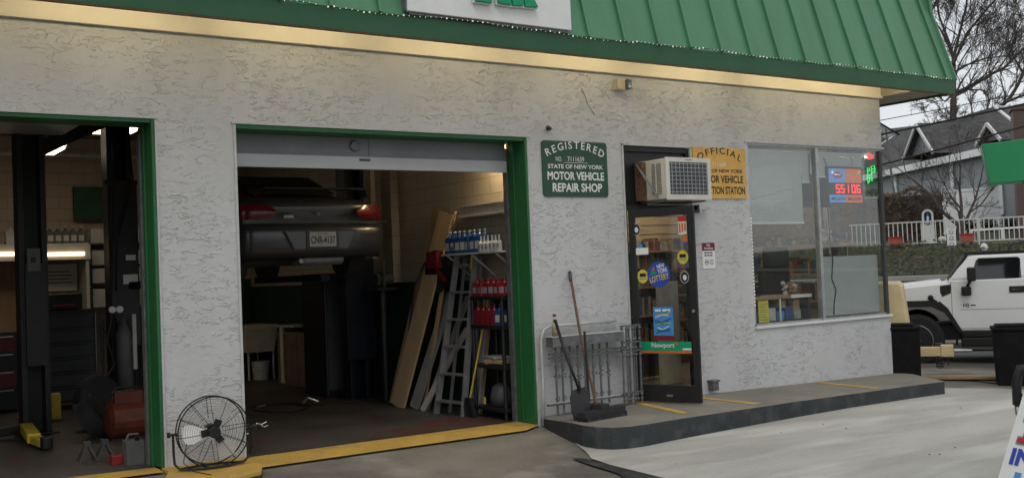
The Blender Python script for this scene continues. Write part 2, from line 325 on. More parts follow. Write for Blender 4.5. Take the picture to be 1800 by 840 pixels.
def tag(o, label, cat, group=None):
    o['label'] = label; o['category'] = cat
    if group: o['group'] = group
    return o
def thing(name, label, cat, loc=(0, 0, 0), rotz=0., group=None):
    o = bpy.data.objects.new(name, None); o.empty_display_size = .2; COL.objects.link(o); o.location = loc; o.rotation_euler = (0, 0, rotz)
    ORG[o] = Vector(loc); return tag(o, label, cat, group)
def struct(o, kind='structure'): o['kind'] = kind; return o
def dup(t, loc, rotz, label=None, group=None):
    c = t.copy(); COL.objects.link(c); c.location = loc; c.rotation_euler = (0, 0, rotz)
    if label: c['label'] = label
    if group: c['group'] = group
    for ch in [o for o in bpy.data.objects if o.parent == t]:
        k = ch.copy(); COL.objects.link(k); k.parent = c
        for g in [o for o in bpy.data.objects if o.parent == ch]:
            q = g.copy(); COL.objects.link(q); q.parent = k
    return c
def rrect(x0, x1, z0, z1, r, n=4):
    pts = []
    for cx, cz, a0 in ((x1-r, z1-r, 0), (x0+r, z1-r, 90), (x0+r, z0+r, 180), (x1-r, z0+r, 270)):
        for i in range(n+1): t = R(a0+90*i/n); pts.append((cx+r*math.cos(t), cz+r*math.sin(t)))
    return pts

# ------------------------------------------------------------------ ground
def gz(x, y):
    z = -.0205*(min(max(x, -3), 17.5)-3.5)
    a = max(0., -y); f = min(1., max(.3, (12-x)/5)); return z-(.06*min(a, 1.2)+.004*max(0., a-1.2))*f
S0 = Vector((0, -9.536)); SN = Vector((.829, .559)); ST_ = Vector((-.559, .829))
def st(s, t, z=0.): p = S0+SN*s+ST_*t; return Vector((p.x, p.y, z))
def hill(s):
    pts = [(24.3, -.29), (24.34, 1.08), (25.2, 1.15), (30.2, 1.86), (33, 2.0), (37, 2.35), (60, 3.2), (400, 6)]
    for (a, za), (b, zb) in zip(pts, pts[1:]):
        if s <= b: return za+(zb-za)*(s-a)/(b-a)
    return 6
def sheet(name, poly, mat, off, step=.5, yk=(0., -1.2), hole=None):
    bm = bmesh.new(); bm.faces.new([bm.verts.new((x, y, 0)) for x, y in poly])
    xs = [p[0] for p in poly]; ys = [p[1] for p in poly]
    cuts = [((i*step, 0, 0), (1, 0, 0)) for i in range(int(min(xs)/step)-1, int(max(xs)/step)+2)]
    cuts += [((0, i*step, 0), (0, 1, 0)) for i in range(int(min(ys)/step)-1, int(max(ys)/step)+2)]+[((0, y, 0), (0, 1, 0)) for y in yk]
    for c, nrm in cuts: bmesh.ops.bisect_plane(bm, geom=bm.verts[:]+bm.edges[:]+bm.faces[:], plane_co=c, plane_no=nrm)
    for v in bm.verts: v.co.z = gz(v.co.x, v.co.y)+(off(v.co.x, v.co.y) if callable(off) else off)
    bmesh.ops.recalc_face_normals(bm, faces=bm.faces)
    for f in bm.faces:
        if f.normal.z < 0: f.normal_flip()
    me = bpy.data.meshes.new(name); bm.to_mesh(me); bm.free(); me.materials.append(MATS[mat]); o = bpy.data.objects.new(name, me); COL.objects.link(o); return struct(o)
# base ground out to the horizon, with the hill across the street
mb = MB('ground_asphalt'); sv = [-300, -120, -60, -30]+[i*1.0 for i in range(-20, 25)]+[24.3, 24.34, 25.2, 27, 28.5, 30.2, 33, 35, 37, 42, 50, 60, 90, 150, 400]
sv = sorted(set(sv)); tv = [-300, -150, -80, -50]+[i*1.0 for i in range(-40, 41)]+[50, 80, 150, 300]
vs = []
for s in sv:
    for t in tv:
        p = st(s, t); n = .12*math.sin(t*.9+s*1.7)+.07*math.sin(t*2.3-s) if s > 24.5 else 0
        z = hill(s)+n*.5 if s >= 24.3 else gz(p.x, p.y)-.05; vs.append((p.x, p.y, z))
nT = len(tv)
for i in range(len(sv)-1):
    mb.use('ground_asphalt' if sv[i] < 24.3 else ('ivy_slope' if sv[i] < 30 else 'lawn'))
    for j in range(nT-1):
        q = [vs[i*nT+j], vs[i*nT+j+1], vs[(i+1)*nT+j+1], vs[(i+1)*nT+j]]; mb.add(q, [(0, 1, 2, 3)])
struct(mb.build('ground'))
sheet('driveway', [(-8, -14), (17.2, -14), (17.2, 12), (-8, 12)], 'apron_asphalt', -.012, 1.0)
sheet('concrete_forecourt', [(5.95, -3.6), (6.02, -2.4), (6.16, -1.75), (6.40, -1.35), (6.56, -1.0), (6.95, -.2), (13.0, -.6), (13.6, -1.3), (14.6, -3.2), (15.3, -14), (5.6, -14)], 'forecourt_concrete', .0)
sheet('tar_patch', [(6.02, -1.62), (6.1, -1.72), (6.05, -2.3), (6.0, -2.9), (6.02, -3.4), (5.9, -3.7), (5.72, -3.55), (5.62, -3.0), (5.72, -2.75), (5.85, -2.5), (5.93, -2.0)], 'tar', .005)
sheet('tar_patch', [(14.6, .5), (16.2, -.2), (16.4, -1.6), (15.2, -1.8), (14.2, -.9)], 'ground_asphalt', .004)
# street running past, its kerb strips
def strip(name, s0, s1, z, mat, t0=-60, t1=60, th=0.):
    m_ = MB(mat); m_.quad(st(s0, t0, z), st(s1, t0, z), st(s1, t1, z), st(s0, t1, z))
    if th: m_.quad(st(s0, t0, z-th), st(s0, t1, z-th), st(s0, t1, z), st(s0, t0, z))
    return struct(m_.build(name))
strip('road', 18.3, 23.0, -.325, 'road_asphalt')
strip('pavement', 17.3, 18.3, -.235, 'curb_top', th=.1); strip('pavement', 23.0, 24.3, -.16, 'curb_top', th=.14)
# raised walk along the shop front
cp = [(6.86, -.01), (6.76, -.3), (6.62, -.8), (6.53, -1.15), (6.55, -1.36), (6.63, -1.50), (6.8, -1.56), (7.05, -1.55), (7.6, -1.48), (8.5, -1.4), (9.55, -1.32), (10.6, -1.27), (11.8, -1.21), (12.58, -1.2), (12.68, -1.1), (13.25, -.25), (13.3, 0), (13.3, .3), (8.2, .3), (6.86, .3)]
def ctop(x, y): return .075+.065*min(1, max(0, -y)/1.0+max(0, x-6.95)/.8)
mb = MB('curb_top'); k = len(cp)
bm = bmesh.new(); bm.faces.new([bm.verts.new((x, y, 0)) for x, y in cp])
for i in range(13, 28): bmesh.ops.bisect_plane(bm, geom=bm.verts[:]+bm.edges[:]+bm.faces[:], plane_co=(i*.5, 0, 0), plane_no=(1, 0, 0))
bmesh.ops.bisect_plane(bm, geom=bm.verts[:]+bm.edges[:]+bm.faces[:], plane_co=(0, -.9, 0), plane_no=(0, 1, 0))
def tz(x, y): return -.0205*(x-3.5)+ctop(x, y)
vi = {v: i for i, v in enumerate(bm.verts)}
mb.add([(v.co.x, v.co.y, tz(v.co.x, v.co.y)) for v in bm.verts], [[vi[v] for v in f.verts] for f in bm.faces])
be = [e for e in bm.edges if len(e.link_faces) == 1]
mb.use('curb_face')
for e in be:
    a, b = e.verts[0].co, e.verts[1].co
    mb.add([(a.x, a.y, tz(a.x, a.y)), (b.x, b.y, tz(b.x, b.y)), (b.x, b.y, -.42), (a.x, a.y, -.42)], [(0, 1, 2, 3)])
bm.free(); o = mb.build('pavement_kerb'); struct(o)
for a in [(8.12, -.08, 7.83, -1.22, .13), (8.2, .06, 8.62, -.62, .12), (9.0, -.06, 8.98, -1.18, .12), (11.36, -.08, 11.23, -1.12, .13)]:
    x0, y0, x1, y1, w_ = a; m_ = MB('yellow_paint'); pts = [(x0, y0), (x0+w_, y0), (x1+w_, y1), (x1, y1)]
    m_.quad(*[(x, y, tz(x, y)+.004) for x, y in pts]); struct(m_.build('painted_line'))
# threshold line and pier pad
sheet('painted_line', [(3.5, .06), (6.80, .36), (6.80, -.04), (6.5, -.22), (5.0, -.31), (3.40, -.42)], 'yellow_paint', .012)
mb = MB('yellow_paint'); pd = [(2.70, .3), (2.70, -.22), (2.55, -.60), (3.05, -.95), (3.30, -.84), (3.42, -.55), (3.46, .0), (3.46, .3)]
mb.prism(pd, lambda x, y: (x, y, .006), lambda x, y: (x, y, .034)); mb.use('curb_face'); mb.prism(pd, lambda x, y: (x, y, -.3), lambda x, y: (x, y, .006)); o = mb.build('kerb_pad'); struct(o)
mb = MB('ink_grey')
for _ in range(55):
    x, y = random.uniform(3.5, 14), random.uniform(-4.5, -.6)
    if x > 6.3 and y > -1.75: y = random.uniform(-2.6, -1.75)
    q = random.choice((.003, .004, .007)); mb.use(random.choice(('ink_grey', 'bin_black', 'leaf_dry', 'sign_cream'))); mb.ball((x, y, gz(x, y)+.006), q*1.6, q, q*.6, n=5)
o = mb.build('grit'); o['kind'] = 'stuff'; tag(o, 'scattered grit and dead leaf bits on the forecourt', 'grit')
sheet('painted_line', [(-.55, .1), (2.68, .12), (2.68, -.14), (-.55, -.25)], 'yellow_paint', .012)
# interior floors
sheet('garage_floor', [(-1.8, .02), (7.1, .02), (7.1, 9.4), (-1.8, 9.4)], 'garage_floor', .004)
patchy('floor_red', (.11, .03, .028), (.05, .034, .03), (.06, .05, .045), 1.6, thr=(.5, .62), rough=.55)
sheet('floor_stain', [(4.9, .32), (6.76, .42), (6.76, 1.0), (6.5, 1.35), (6.1, 1.2), (5.7, .9), (5.2, .75)], 'floor_red', .008)
mb = MB('shop_floor'); mb.quad((7.25, .02, .03), (12.96, .02, .01), (12.96, 6, .01), (7.25, 6, .03)); struct(mb.build('shop_floor'))

# ------------------------------------------------------------------ building
B = thing('repair_garage', 'white stucco repair garage with green standing seam mansard roof and two open bays', 'building', (3, 0, 0))
T = 4.30
mb = MB('stucco')
for x0, x1, z0, z1 in [(-2, -.6, -.5, T), (-.6, 2.73, 3.147, T), (2.73, 3.48, -.5, T), (3.48, 6.81, 3.137, T), (6.81, 7.25, -.5, T)]: mb.bx(x0, x1, 0, .4, z0, z1)
for x0, x1, z0, z1 in [(7.25, 8.21, -.5, T), (8.21, 9.31, 3.09, T), (9.31, 10.34, -.5, T), (10.34, 13.16, 3.2, T), (10.34, 13.16, -.5, .79)]: mb.bx(x0, x1, 0, .16, z0, z1)
mb.bx(12.98, 13.16, .16, 2.8, -.5, .79); mb.bx(12.98, 13.16, .16, 2.8, 3.2, T); mb.bx(12.98, 13.16, 2.8, 9.6, -.5, T)
mb.bx(-2, -1.8, .4, 9.6, -.5, T); mb.bx(-1.8, 12.98, 9.4, 9.6, -.5, T)
mb.build('wall', B)
mb = MB('block_side'); mb.bx(7.1, 7.25, .4, 9.38, -.3, 4.2); mb.build('partition_wall', B)
mb = MB('wainscot_green'); mb.bx(7.085, 7.099, .44, 9.35, -.2, 1.55); mb.build('wainscot', B)
mb = MB('wainscot_green'); mb.bx(4.9, 7.08, 9.34, 9.355, -.2, 1.7); mb.build('wainscot', B)
mb = MB('block_side'); mb.bx(6.98, 7.098, 3.55, 3.85, 1.552, 4.19); mb.use('beige_plastic'); mb.bx(6.90, 6.97, 4.0, 4.1, 1.9, 4.1); mb.build('pilaster', B)
mb = MB('block_back'); mb.bx(-1.78, 7.1, 9.36, 9.396, -.3, 4.2); mb.build('back_wall_lining', B)
mb = MB('ceiling_dark'); mb.bx(-1.8, 12.98, .4, 9.39, 4.2, 4.28); mb.build('ceiling', B)
mb = MB('wallboard'); mb.bx(7.26, 12.97, 3.6, 3.7, -.1, 4.19); mb.bx(7.255, 12.97, .17, 3.59, 3.45, 3.5); mb.build('shop_inner_wall', B)
# trims round the bay openings: thin lip and green jambs
mb = MB('pipe_white'); mb.bx(-.62, 2.76, -.018, -.001, 3.135, 3.155); mb.bx(3.44, 6.86, -.018, -.001, 3.125, 3.145); mb.bx(6.812, 6.835, -.012, -.001, -.1, 3.12); mb.bx(2.732, 2.75, -.012, -.001, -.1, 3.12)
mb.bx(3.455, 3.478, -.012, -.001, -.02, 3.12); mb.bx(8.19, 8.215, -.015, -.001, .02, 3.1); mb.bx(8.19, 9.34, -.015, -.001, 3.085, 3.105); mb.bx(9.305, 9.33, -.015, -.001, 2.9, 3.1); mb.build('casing', B)
for nm, x in (('a', 2.73), ('b', 6.81)):
    zt = 3.14; mb = MB('door_green'); mb.bx(x-.03, x-.004, -.01, .34, -.12, zt); mb.bx(x-.05, x-.03, .20, .22, -.12, zt)
    mb.use('grey_metal'); mb.bx(x-.045, x-.01, .345, .43, -.12, zt-.1); mb.build('door_jamb', B, .004)
mb = MB('door_green'); mb.bx(-.6, 2.70, .0, .34, 3.10, 3.14); mb.bx(3.485, 6.78, .0, .34, 3.085, 3.13); mb.build('door_header', B)
# sectional door of the right bay, half raised, and the left one fully raised
mb = MB('door_white'); mb.bx(3.5, 6.74, .30, .345, 2.76, 2.89)
mb.build('door_bottom_rail', B, .004)
mb = MB('door_white_shaded'); mb.bx(3.5, 6.74, .325, .355, 2.893, 3.17)
for x in (3.52, 5.02, 6.70): mb.bx(x, x+.012, .318, .326, 2.9, 3.13)
mb.use('grey_metal'); mb.lathe((4.86, .32, 3.0), [(.0, 0), (.055, 0), (.06, -.006), (.05, -.02), (0, -.022)], 18, 'Y'); mb.use('dark_grey'); mb.bx(4.90, 5.02, .292, .30, 2.845, 2.868)
g = mb.build('garage_door', B)
mb = MB('door_white'); mb.bx(3.5, 6.74, .5, 3.2, 3.26, 3.30); mb.bx(-.5, 2.65, .4, 3.4, 3.42, 3.46); mb.build('raised_door_panels', B)
mb = MB('steel')
for x in (3.49, 6.75): mb.bx(x, x+.03, .36, 3.3, 3.2, 3.25)
mb.build('door_track', B)
# eave: cream board, soffits, lamps, fascia
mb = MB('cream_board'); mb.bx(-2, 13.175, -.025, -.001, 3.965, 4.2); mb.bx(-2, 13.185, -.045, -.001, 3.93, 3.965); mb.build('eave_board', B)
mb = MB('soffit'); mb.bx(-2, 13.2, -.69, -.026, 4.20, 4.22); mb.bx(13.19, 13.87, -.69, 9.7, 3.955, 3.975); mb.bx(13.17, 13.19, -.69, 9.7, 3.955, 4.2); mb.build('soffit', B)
for x in (-1.2, .55, 2.3, 4.05, 5.8, 7.55, 9.3, 11.05, 12.4):
    mb = MB('tube_warm'); mb.cyl((x-.72, -.50, 4.135), (x+.72, -.50, 4.135), .019, n=8); mb.use('white_paint'); mb.bx(x-.8, x+.8, -.56, -.44, 4.165, 4.197); mb.build('eave_lamp', B)
mb = MB('roof_green_shaded'); mb.bx(-2.6, 13.9, -.745, -.715, 3.925, 4.13); mb.bx(13.87, 13.9, -.713, 9.8, 3.925, 4.13)
mb.use('rust'); mb.bx(-2.6, 13.9, -.742, -.70, 3.913, 3.924); mb.build('fascia', B)
HR, KX, KY = 1.9, .10, .27
mb = MB('roof_green')
def rp(x, h, off=0.): return (x, -.74+KY*h-off, 4.12+h)
def rs(y, h, off=0.): return (13.9-KX*h+off, y, 4.12+h)
mb.add([rp(-2.6, 0), rp(13.92, 0), (13.92-KX*HR, -.74+KY*HR, 4.12+HR), rp(-2.6, HR)], [(0, 1, 2, 3)])
mb.add([(13.92, -.74, 4.12), (13.92, 9.8, 4.12), (13.92-KX*HR, 9.8, 4.12+HR), (13.92-KX*HR, -.74+KY*HR, 4.12+HR)], [(0, 1, 2, 3)])
mb.add([rp(-2.6, HR), (13.92-KX*HR, -.74+KY*HR, 4.12+HR), (13.92-KX*HR, 9.8, 4.12+HR), (-2.6, 9.8, 4.12+HR)], [(0, 1, 2, 3)])
mb.build('roof', B)
mb = MB('roof_green')
x = 13.70
while x > -2.6:
    kx = KX*max(0, min(1, (x-9)/4.7))
    a, b = Vector((x, -.742, 4.125)), Vector((x-kx*HR, -.742+KY*HR, 4.12+HR)); mb.beam(a, b, .028, .065, (0, -1, .2)); x -= .503
for y in [i*.503-.5 for i in range(20)]: mb.beam((13.925, y, 4.125), (13.925-KX*HR, y+.05, 4.12+HR), .028, .06, (1, 0, .1))
mb.beam((13.925, -.745, 4.12), (13.925-KX*HR, -.745+KY*HR, 4.12+HR), .05, .05)
mb.build('roof_seams', B)
# little squiggle of wire hanging on the wall
mb = MB('dark_grey'); mb.tube([(7.62, -.012, 3.72), (7.66, -.03, 3.62), (7.69, -.02, 3.55), (7.76, -.015, 3.47), (7.80, -.012, 3.43)], .004, 5); mb.build('loose_wire', B)
# shop windows
W = MB('white_paint'); W.bx(10.33, 13.18, -.035, .0, .765, .80); W.build('window_sill', B, .004)
mb = MB('aluminium'); mb.bx(10.345, 10.375, .01, .07, .80, 3.17); mb.bx(11.69, 11.745, .0, .08, .80, 3.17); mb.bx(10.345, 13.1, .01, .07, .80, .825); mb.bx(10.345, 13.15, .01, .08, 3.165, 3.2)
mb.use('pipe_white'); mb.bx(10.30, 13.19, -.02, -.001, 3.19, 3.215); F = mb.build('window', B)
mb = MB('pane_glass'); mb.bx(10.376, 11.689, .035, .041, .826, 3.164); mb.bx(11.746, 13.10, .035, .041, .826, 3.164); mb.build('pane', F)
mb = MB('dark_grey'); mb.bx(13.10, 13.15, .0, .05, .80, 3.17); mb.build('corner_post', F)
mb = MB('aluminium'); mb.bx(13.09, 13.15, .1, 2.8, .80, .83); mb.bx(13.09, 13.15, .1, 2.8, 3.165, 3.2); mb.bx(13.09, 13.15, 2.74, 2.8, .83, 3.165); mb.bx(13.09, 13.15, .98, 1.05, .83, 3.165)
F2 = mb.build('window', B)
mb = MB('pane_glass'); mb.bx(13.115, 13.121, .06, .979, .831, 3.164); mb.bx(13.115, 13.121, 1.051, 2.739, .831, 3.164); mb.build('pane', F2)
def blind(x0, x1, z0, z1, y, parent):
    mb = MB('blind'); z = z1
    mb.bx(x0, x1, y-.02, y+.02, z1, z1+.03)
    while z > z0:
        mb.quad((x0, y-.008, z), (x1, y-.008, z), (x1, y+.008, z-.027), (x0, y+.008, z-.027)); z -= .030
    mb.bx(x0, x1, y-.012, y+.012, z0-.03, z0-.01); return mb.build('blind', parent)
blind(10.40, 11.52, 2.16, 3.1, .12, F); blind(11.53, 11.68, 2.72, 3.1, .12, F); blind(11.76, 12.84, 2.80, 3.1, .12, F)
mb = MB('film_grey'); mb.bx(11.77, 13.06, .10, .106, .84, 1.665); mb.build('privacy_panel', F)
mb = MB('cable'); mb.tube([(12.0, .085, 2.4), (12.02, .09, 1.9), (12.06, .09, 1.6), (12.02, .09, 1.35), (12.10, .09, 1.2), (12.04, .09, 1.0), (12.03, .09, .85)], .007, 5); mb.build('cord', F)

# ------------------------------------------------------------------ entrance door (part of the building), open leaf
hinge = Vector((8.235, -.02, .035)); leaf_w, leaf_h = .83, 2.27
ang = -R(68); MX = Matrix.Translation(hinge) @ zrot(ang)
mb = MB('black'); mb.X = MX
mb.bx(0, .075, 0, .045, .02, leaf_h); mb.bx(leaf_w-.08, leaf_w, 0, .045, .02, leaf_h); mb.bx(.075, leaf_w-.08, 0, .045, .02, .22); mb.bx(.075, leaf_w-.08, 0, .045, leaf_h-.09, leaf_h)
D = mb.build('entrance_door', B, .003)
mb = MB('door_glass'); mb.X = MX; mb.bx(.076, leaf_w-.081, .02, .026, .221, leaf_h-.091); mb.build('glass', D)
mb = MB('chrome'); mb.X = MX; mb.lathe((leaf_w-.045, 0, 1.07), [(0, -.012), (.018, -.012), (.022, 0)], 12, 'Y'); mb.bx(.40, .48, -.004, 0, .085, .11); mb.build('lock', D)
mb = MB('aluminium'); mb.bx(9.30, 9.52, -.10, -.02, 2.31, 2.35); mb.bx(9.30, 9.34, -.14, -.001, 2.27, 2.37); mb.build('door_closer', B)
def leafmb(mat): m_ = MB(mat); m_.X = MX; return m_
def disc(m_, cx, cz, rx, rz, y, n=20): m_.add([(cx+rx*math.cos(2*math.pi*i/n), y, cz+rz*math.sin(2*math.pi*i/n)) for i in range(n)], [tuple(range(n))])
YL = .015
m_ = leafmb('ink_green'); m_.bx(.10, .74, -.006, -.001, .615, .72); m_.use('ink_orange'); m_.bx(.10, .74, -.0065, -.0015, .585, .614); m_.use('sign_white'); m_.text('Newport', (.24, -.008, .635), .29, .075, bold=.01); m_.bx(.63, .735, -.008, -.0065, .625, .645)
m_.use('ink_orange'); m_.bx(.54, .57, -.009, -.0065, .685, .72); m_.build('brand_strip', D)
m_ = leafmb('ink_sky'); m_.bx(.27, .52, .008, .014, .79, 1.12); m_.use('ink_maroon'); m_.bx(.27, .52, .007, .014, .735, .79)
for i in range(9):
    m_.use(['ink_green', 'ink_blue', 'sign_white', 'ink_yellow'][i % 4]); z = .82+.03*i; m_.tube([(.30+.02*math.sin(i), .006, z), (.38, .006, z+.03*math.cos(i*2)), (.48+.02*math.sin(i*3), .006, z+.02)], .006, 4)
m_.use('sign_white'); m_.bx(.295, .37, .005, .0065, 1.07, 1.095); m_.bx(.39, .49, .005, .0065, 1.07, 1.095); m_.build('poster', D)
m_ = leafmb('ink_blue'); disc(m_, .36, 1.50, .150, .150, .012); m_.use('ink_yellow'); disc(m_, .36, 1.50, .001, .001, .011)
tl = Vector((math.cos(R(12)), 0, math.sin(R(12)))); tu = Vector((-math.sin(R(12)), 0, math.cos(R(12))))
c0 = Vector((.36, .010, 1.50))
m_.use('sign_white'); m_.text('NEW', c0-tl*.0+tu*.068, .10, .045, U=tl, V=tu, bold=.02); m_.text('YORK', c0-tl*.005+tu*.008, .13, .052, U=tl, V=tu, bold=.02)
m_.use('ink_yellow'); m_.text('LOTTERY', c0-tl*.125-tu*.075, .25, .07, U=tl, V=tu, bold=.02)
m_.use('ink_green'); m_.add([c0-tl*.11+tu*.005, c0-tl*.02+tu*.01, c0-tl*.03+tu*.06, c0-tl*.09+tu*.05], [(0, 1, 2, 3)]); m_.use('ink_orange'); m_.add([c0-tl*.09+tu*.06, c0-tl*.03+tu*.065, c0-tl*.035+tu*.11], [(0, 1, 2)]); m_.build('lottery_sticker', D)
for cx, cz in ((.155, 1.485), (.675, 1.69)):
    m_ = leafmb('ink_yellow'); disc(m_, cx, cz, .07, .08, .012); m_.use('ink_black'); m_.bx(cx-.04, cx+.04, .009, .011, cz-.005, cz+.035); m_.use('ink_grey'); m_.bx(cx-.045, cx+.045, .009, .011, cz-.035, cz-.02); m_.build('round_sticker', D)
for cx, cz in ((.095, 2.04), (.685, 1.46)):
    m_ = leafmb('ink_grey'); disc(m_, cx, cz, .058, .075, .0125); m_.use('black'); disc(m_, cx, cz, .045, .06, .011); m_.use('sign_white'); disc(m_, cx+.004, cz-.005, .024, .032, .0095); m_.build('round_sticker', D)
m_ = leafmb('sign_cream'); m_.bx(.635, .74, .01, .014, 1.95, 2.16); m_.use('ink_red'); m_.bx(.635, .74, .008, .010, 2.10, 2.16); m_.use('ink_orange')
for i in range(3): m_.bx(.645+.033*i, .665+.033*i, .008, .010, 1.97+.01*i, 2.08)
m_.bx(.69, .745, .01, .014, 1.86, 1.94); m_.use('ink_blue'); m_.bx(.69, .745, .01, .014, 1.84, 1.86); m_.build('notice', D)
m_ = leafmb('sign_white'); m_.bx(.08, .24, .01, .014, 1.74, 1.82); m_.use('ink_sky'); disc(m_, .14, 1.84, .03, .03, .012); m_.build('notice', D)
# black door surround and transom
mb = MB('black'); mb.bx(8.215, 8.262, .02, .12, .02, 3.06); mb.bx(9.26, 9.305, .02, .12, .02, 3.06); mb.bx(8.262, 9.26, .02, .12, 2.31, 2.38); mb.bx(8.262, 9.26, .02, .12, 3.02, 3.08); mb.build('door_frame', B)
mb = MB('black'); mb.bx(8.262, 9.26, .06, .1, 2.38, 3.02); mb.build('transom_panel', B)
mb = MB('aluminium'); mb.bx(8.262, 9.26, .02, .14, .045, .06); mb.build('threshold', B)

# ------------------------------------------------------------------ air conditioner
A = thing('air_conditioner', 'beige window air conditioner sticking out above the shop door', 'air conditioner', (8.85, 0, 2.40))
mb = MB('ac_beige'); mb.bx(8.50, 9.21, -.42, .1, 2.415, 2.895)
mb.build('case', A, .012)
mb = MB('ac_beige'); mb.bx(8.49, 9.22, -.435, -.42, 2.405, 2.905); mb.use('dark_grey'); mb.bx(8.55, 9.16, -.439, -.435, 2.47, 2.85)
mb.use('aluminium')
for i in range(10): x = 8.575+i*.0625; mb.bx(x, x+.006, -.446, -.439, 2.47, 2.85)
for i in range(8): z = 2.49+i*.048; mb.bx(8.55, 9.16, -.448, -.446, z, z+.006)
mb.use('ink_grey'); mb.bx(8.80, 8.92, -.438, -.435, 2.873, 2.885); mb.build('rear_grille', A)
mb = MB('dark_grey'); mb.bx(8.494, 8.498, -.34, -.18, 2.48, 2.84); mb.use('ac_beige')
for i in range(17): z = 2.485+i*.021; mb.bx(8.485, 8.4935, -.34, -.18, z, z+.008)
mb.bx(8.484, 8.4934, -.265, -.255, 2.48, 2.84); mb.build('side_louvre', A)
mb = MB('rust'); mb.bx(8.43, 8.495, -.08, .05, 2.42, 2.88)
for i in range(6): mb.bx(8.425, 8.432, -.08+.02*i, -.07+.02*i, 2.42, 2.88)
mb.build('foam_filler', A)
mb = MB('aluminium'); mb.beam((8.40, -.02, 2.86), (8.47, -.30, 2.44), .03, .012); mb.build('side_strut', A)
mb = MB('grey_metal'); mb.bx(8.52, 8.56, -.40, .05, 2.385, 2.403); mb.bx(9.12, 9.16, -.40, .05, 2.385, 2.403); mb.bx(8.5, 9.2, -.1, -.07, 2.36, 2.384); mb.build('bracket', A)

# ------------------------------------------------------------------ signs on the wall
def arc_text(mb, body, cx, zb, w_, h, rise, y, bold=.012):
    n = len(body); adv = w_/n
    Rr = (w_*w_/4+rise*rise)/(2*rise); czz = zb-Rr
    widths = [text2d(c, bold)[2] for c in body]; tot = sum(widths)+.22*(n-1)*1.0; k_ = w_/tot; x = -w_/2
    for c, wd in zip(body, widths):
        mid = x+wd*k_/2; a = mid/Rr*1.0
        U = Vector((math.cos(a), 0, -math.sin(a))); V = Vector((math.sin(a), 0, math.cos(a)))
        p = Vector((cx, y, czz))+V*Rr-U*(wd*k_/2); mb.text(c, p, wd*k_, h, U=U, V=V, bold=bold); x += wd*k_+.22*k_
sg = MB('sign_green'); sg.prism(rrect(7.01, 7.955, 2.465, 3.10, .04), lambda a, b: (a, -.001, b), lambda a, b: (a, -.016, b)); sg.use('sign_white'); yy = -.018
arc_text(sg, 'REGISTERED', 7.485, 3.025-.01, .84, .085, .105, yy); sg.text('NO.', (7.20, yy, 2.868), .09, .052, bold=0); sg.text('7111639', (7.37, yy, 2.868), .24, .056, bold=0)
sg.bx(7.31, 7.66, yy-.0008, yy, 2.852, 2.856)
sg.text('STATE OF NEW YORK', (7.485, yy, 2.785), .80, .048, align='C', bold=.02); sg.text('MOTOR VEHICLE', (7.485, yy, 2.655), .82, .095, align='C', bold=.025); sg.text('REPAIR SHOP', (7.50, yy, 2.52), .72, .10, align='C', bold=.025)
tag(sg.build('repair_sign'), 'dark green metal sign reading registered motor vehicle repair shop', 'sign')
sg = MB('sign_yellow'); sg.bx(9.345, 10.285, -.016, -.001, 2.455, 3.10); sg.use('ink_black')
arc_text(sg, 'OFFICIAL', 9.815, 3.035-.01, .78, .085, .11, yy); sg.use('sign_white'); sg.text('7111639', (9.68, yy, 2.865), .24, .05); sg.use('ink_black')
sg.text('STATE OF NEW YORK', (9.815, yy, 2.785), .82, .046, align='C', bold=.02); sg.text('MOTOR VEHICLE', (9.815, yy, 2.655), .82, .095, align='C', bold=.025); sg.text('INSPECTION STATION', (9.815, yy, 2.51), .87, .10, align='C', bold=.025)
sg.use('rust')
for x, z in ((9.50, 3.085), (9.98, 3.085), (10.0, 2.468)): disc(sg, x, z, .008, .008, yy)
tag(sg.build('inspection_sign'), 'yellow metal sign reading official motor vehicle inspection station', 'sign')
sg = MB('sign_white'); sg.bx(9.44, 9.66, -.008, -.001, 1.575, 1.90); sg.use('ink_maroon'); sg.bx(9.44, 9.66, -.0095, -.008, 1.80, 1.90); sg.use('sign_white'); sg.text('No', (9.55, -.011, 1.855), .06, .03, align='C', bold=.02); sg.text('Smoking', (9.55, -.011, 1.812), .15, .032, align='C', bold=.02)
sg.use('ink_black'); [sg.bx(9.475+.05*i, 9.515+.05*i, -.0095, -.0085, z, z+.016) for i in range(3) for z in (1.766, 1.732)]
n = 16; sg.tube([(9.51+.03*math.cos(2*math.pi*i/n), -.011, 1.655+.03*math.sin(2*math.pi*i/n)) for i in range(n)], .003, 4, closed=True); sg.bx(9.49, 9.53, -.012, -.011, 1.652, 1.66)
for i in range(4): sg.bx(9.56, 9.63, -.0095, -.009, 1.625+i*.018, 1.630+i*.018)
tag(sg.build('no_smoking_sign'), 'small white and red no smoking sign beside the shop door', 'sign')
# flood light and sensor
t = thing('wall_light', 'small beige flood light on the wall under the eave', 'light', (8.2, 0, 3.79))
mb = MB('beige_plastic'); mb.bx(8.11, 8.23, -.09, 0, 3.73, 3.86); mb.build('housing', t, .01); mb = MB('grey_plastic'); mb.bx(8.225, 8.29, -.13, -.04, 3.74, 3.85); mb.use('chrome'); mb.bx(8.235, 8.28, -.134, -.13, 3.755, 3.835); mb.build('lamp_head', t)
mb = MB('dark_grey'); mb.cyl((7.12, 0, 3.24), (7.09, -.08, 3.225), .028, .022, 12); mb.ball((7.12, -.01, 3.24), .035, .02, .03, 10); tag(mb.build('wall_sensor', smooth=True), 'little black pipe stub on the wall above the green sign', 'fixture')
mb = MB('grey_metal'); mb.bx(9.44, 9.54, -.09, 0, .06, .17); mb.bx(9.425, 9.555, -.105, 0, .17, .19)
for i in range(4): mb.bx(9.45+i*.025, 9.458+i*.025, -.096, -.09, .06, .17)
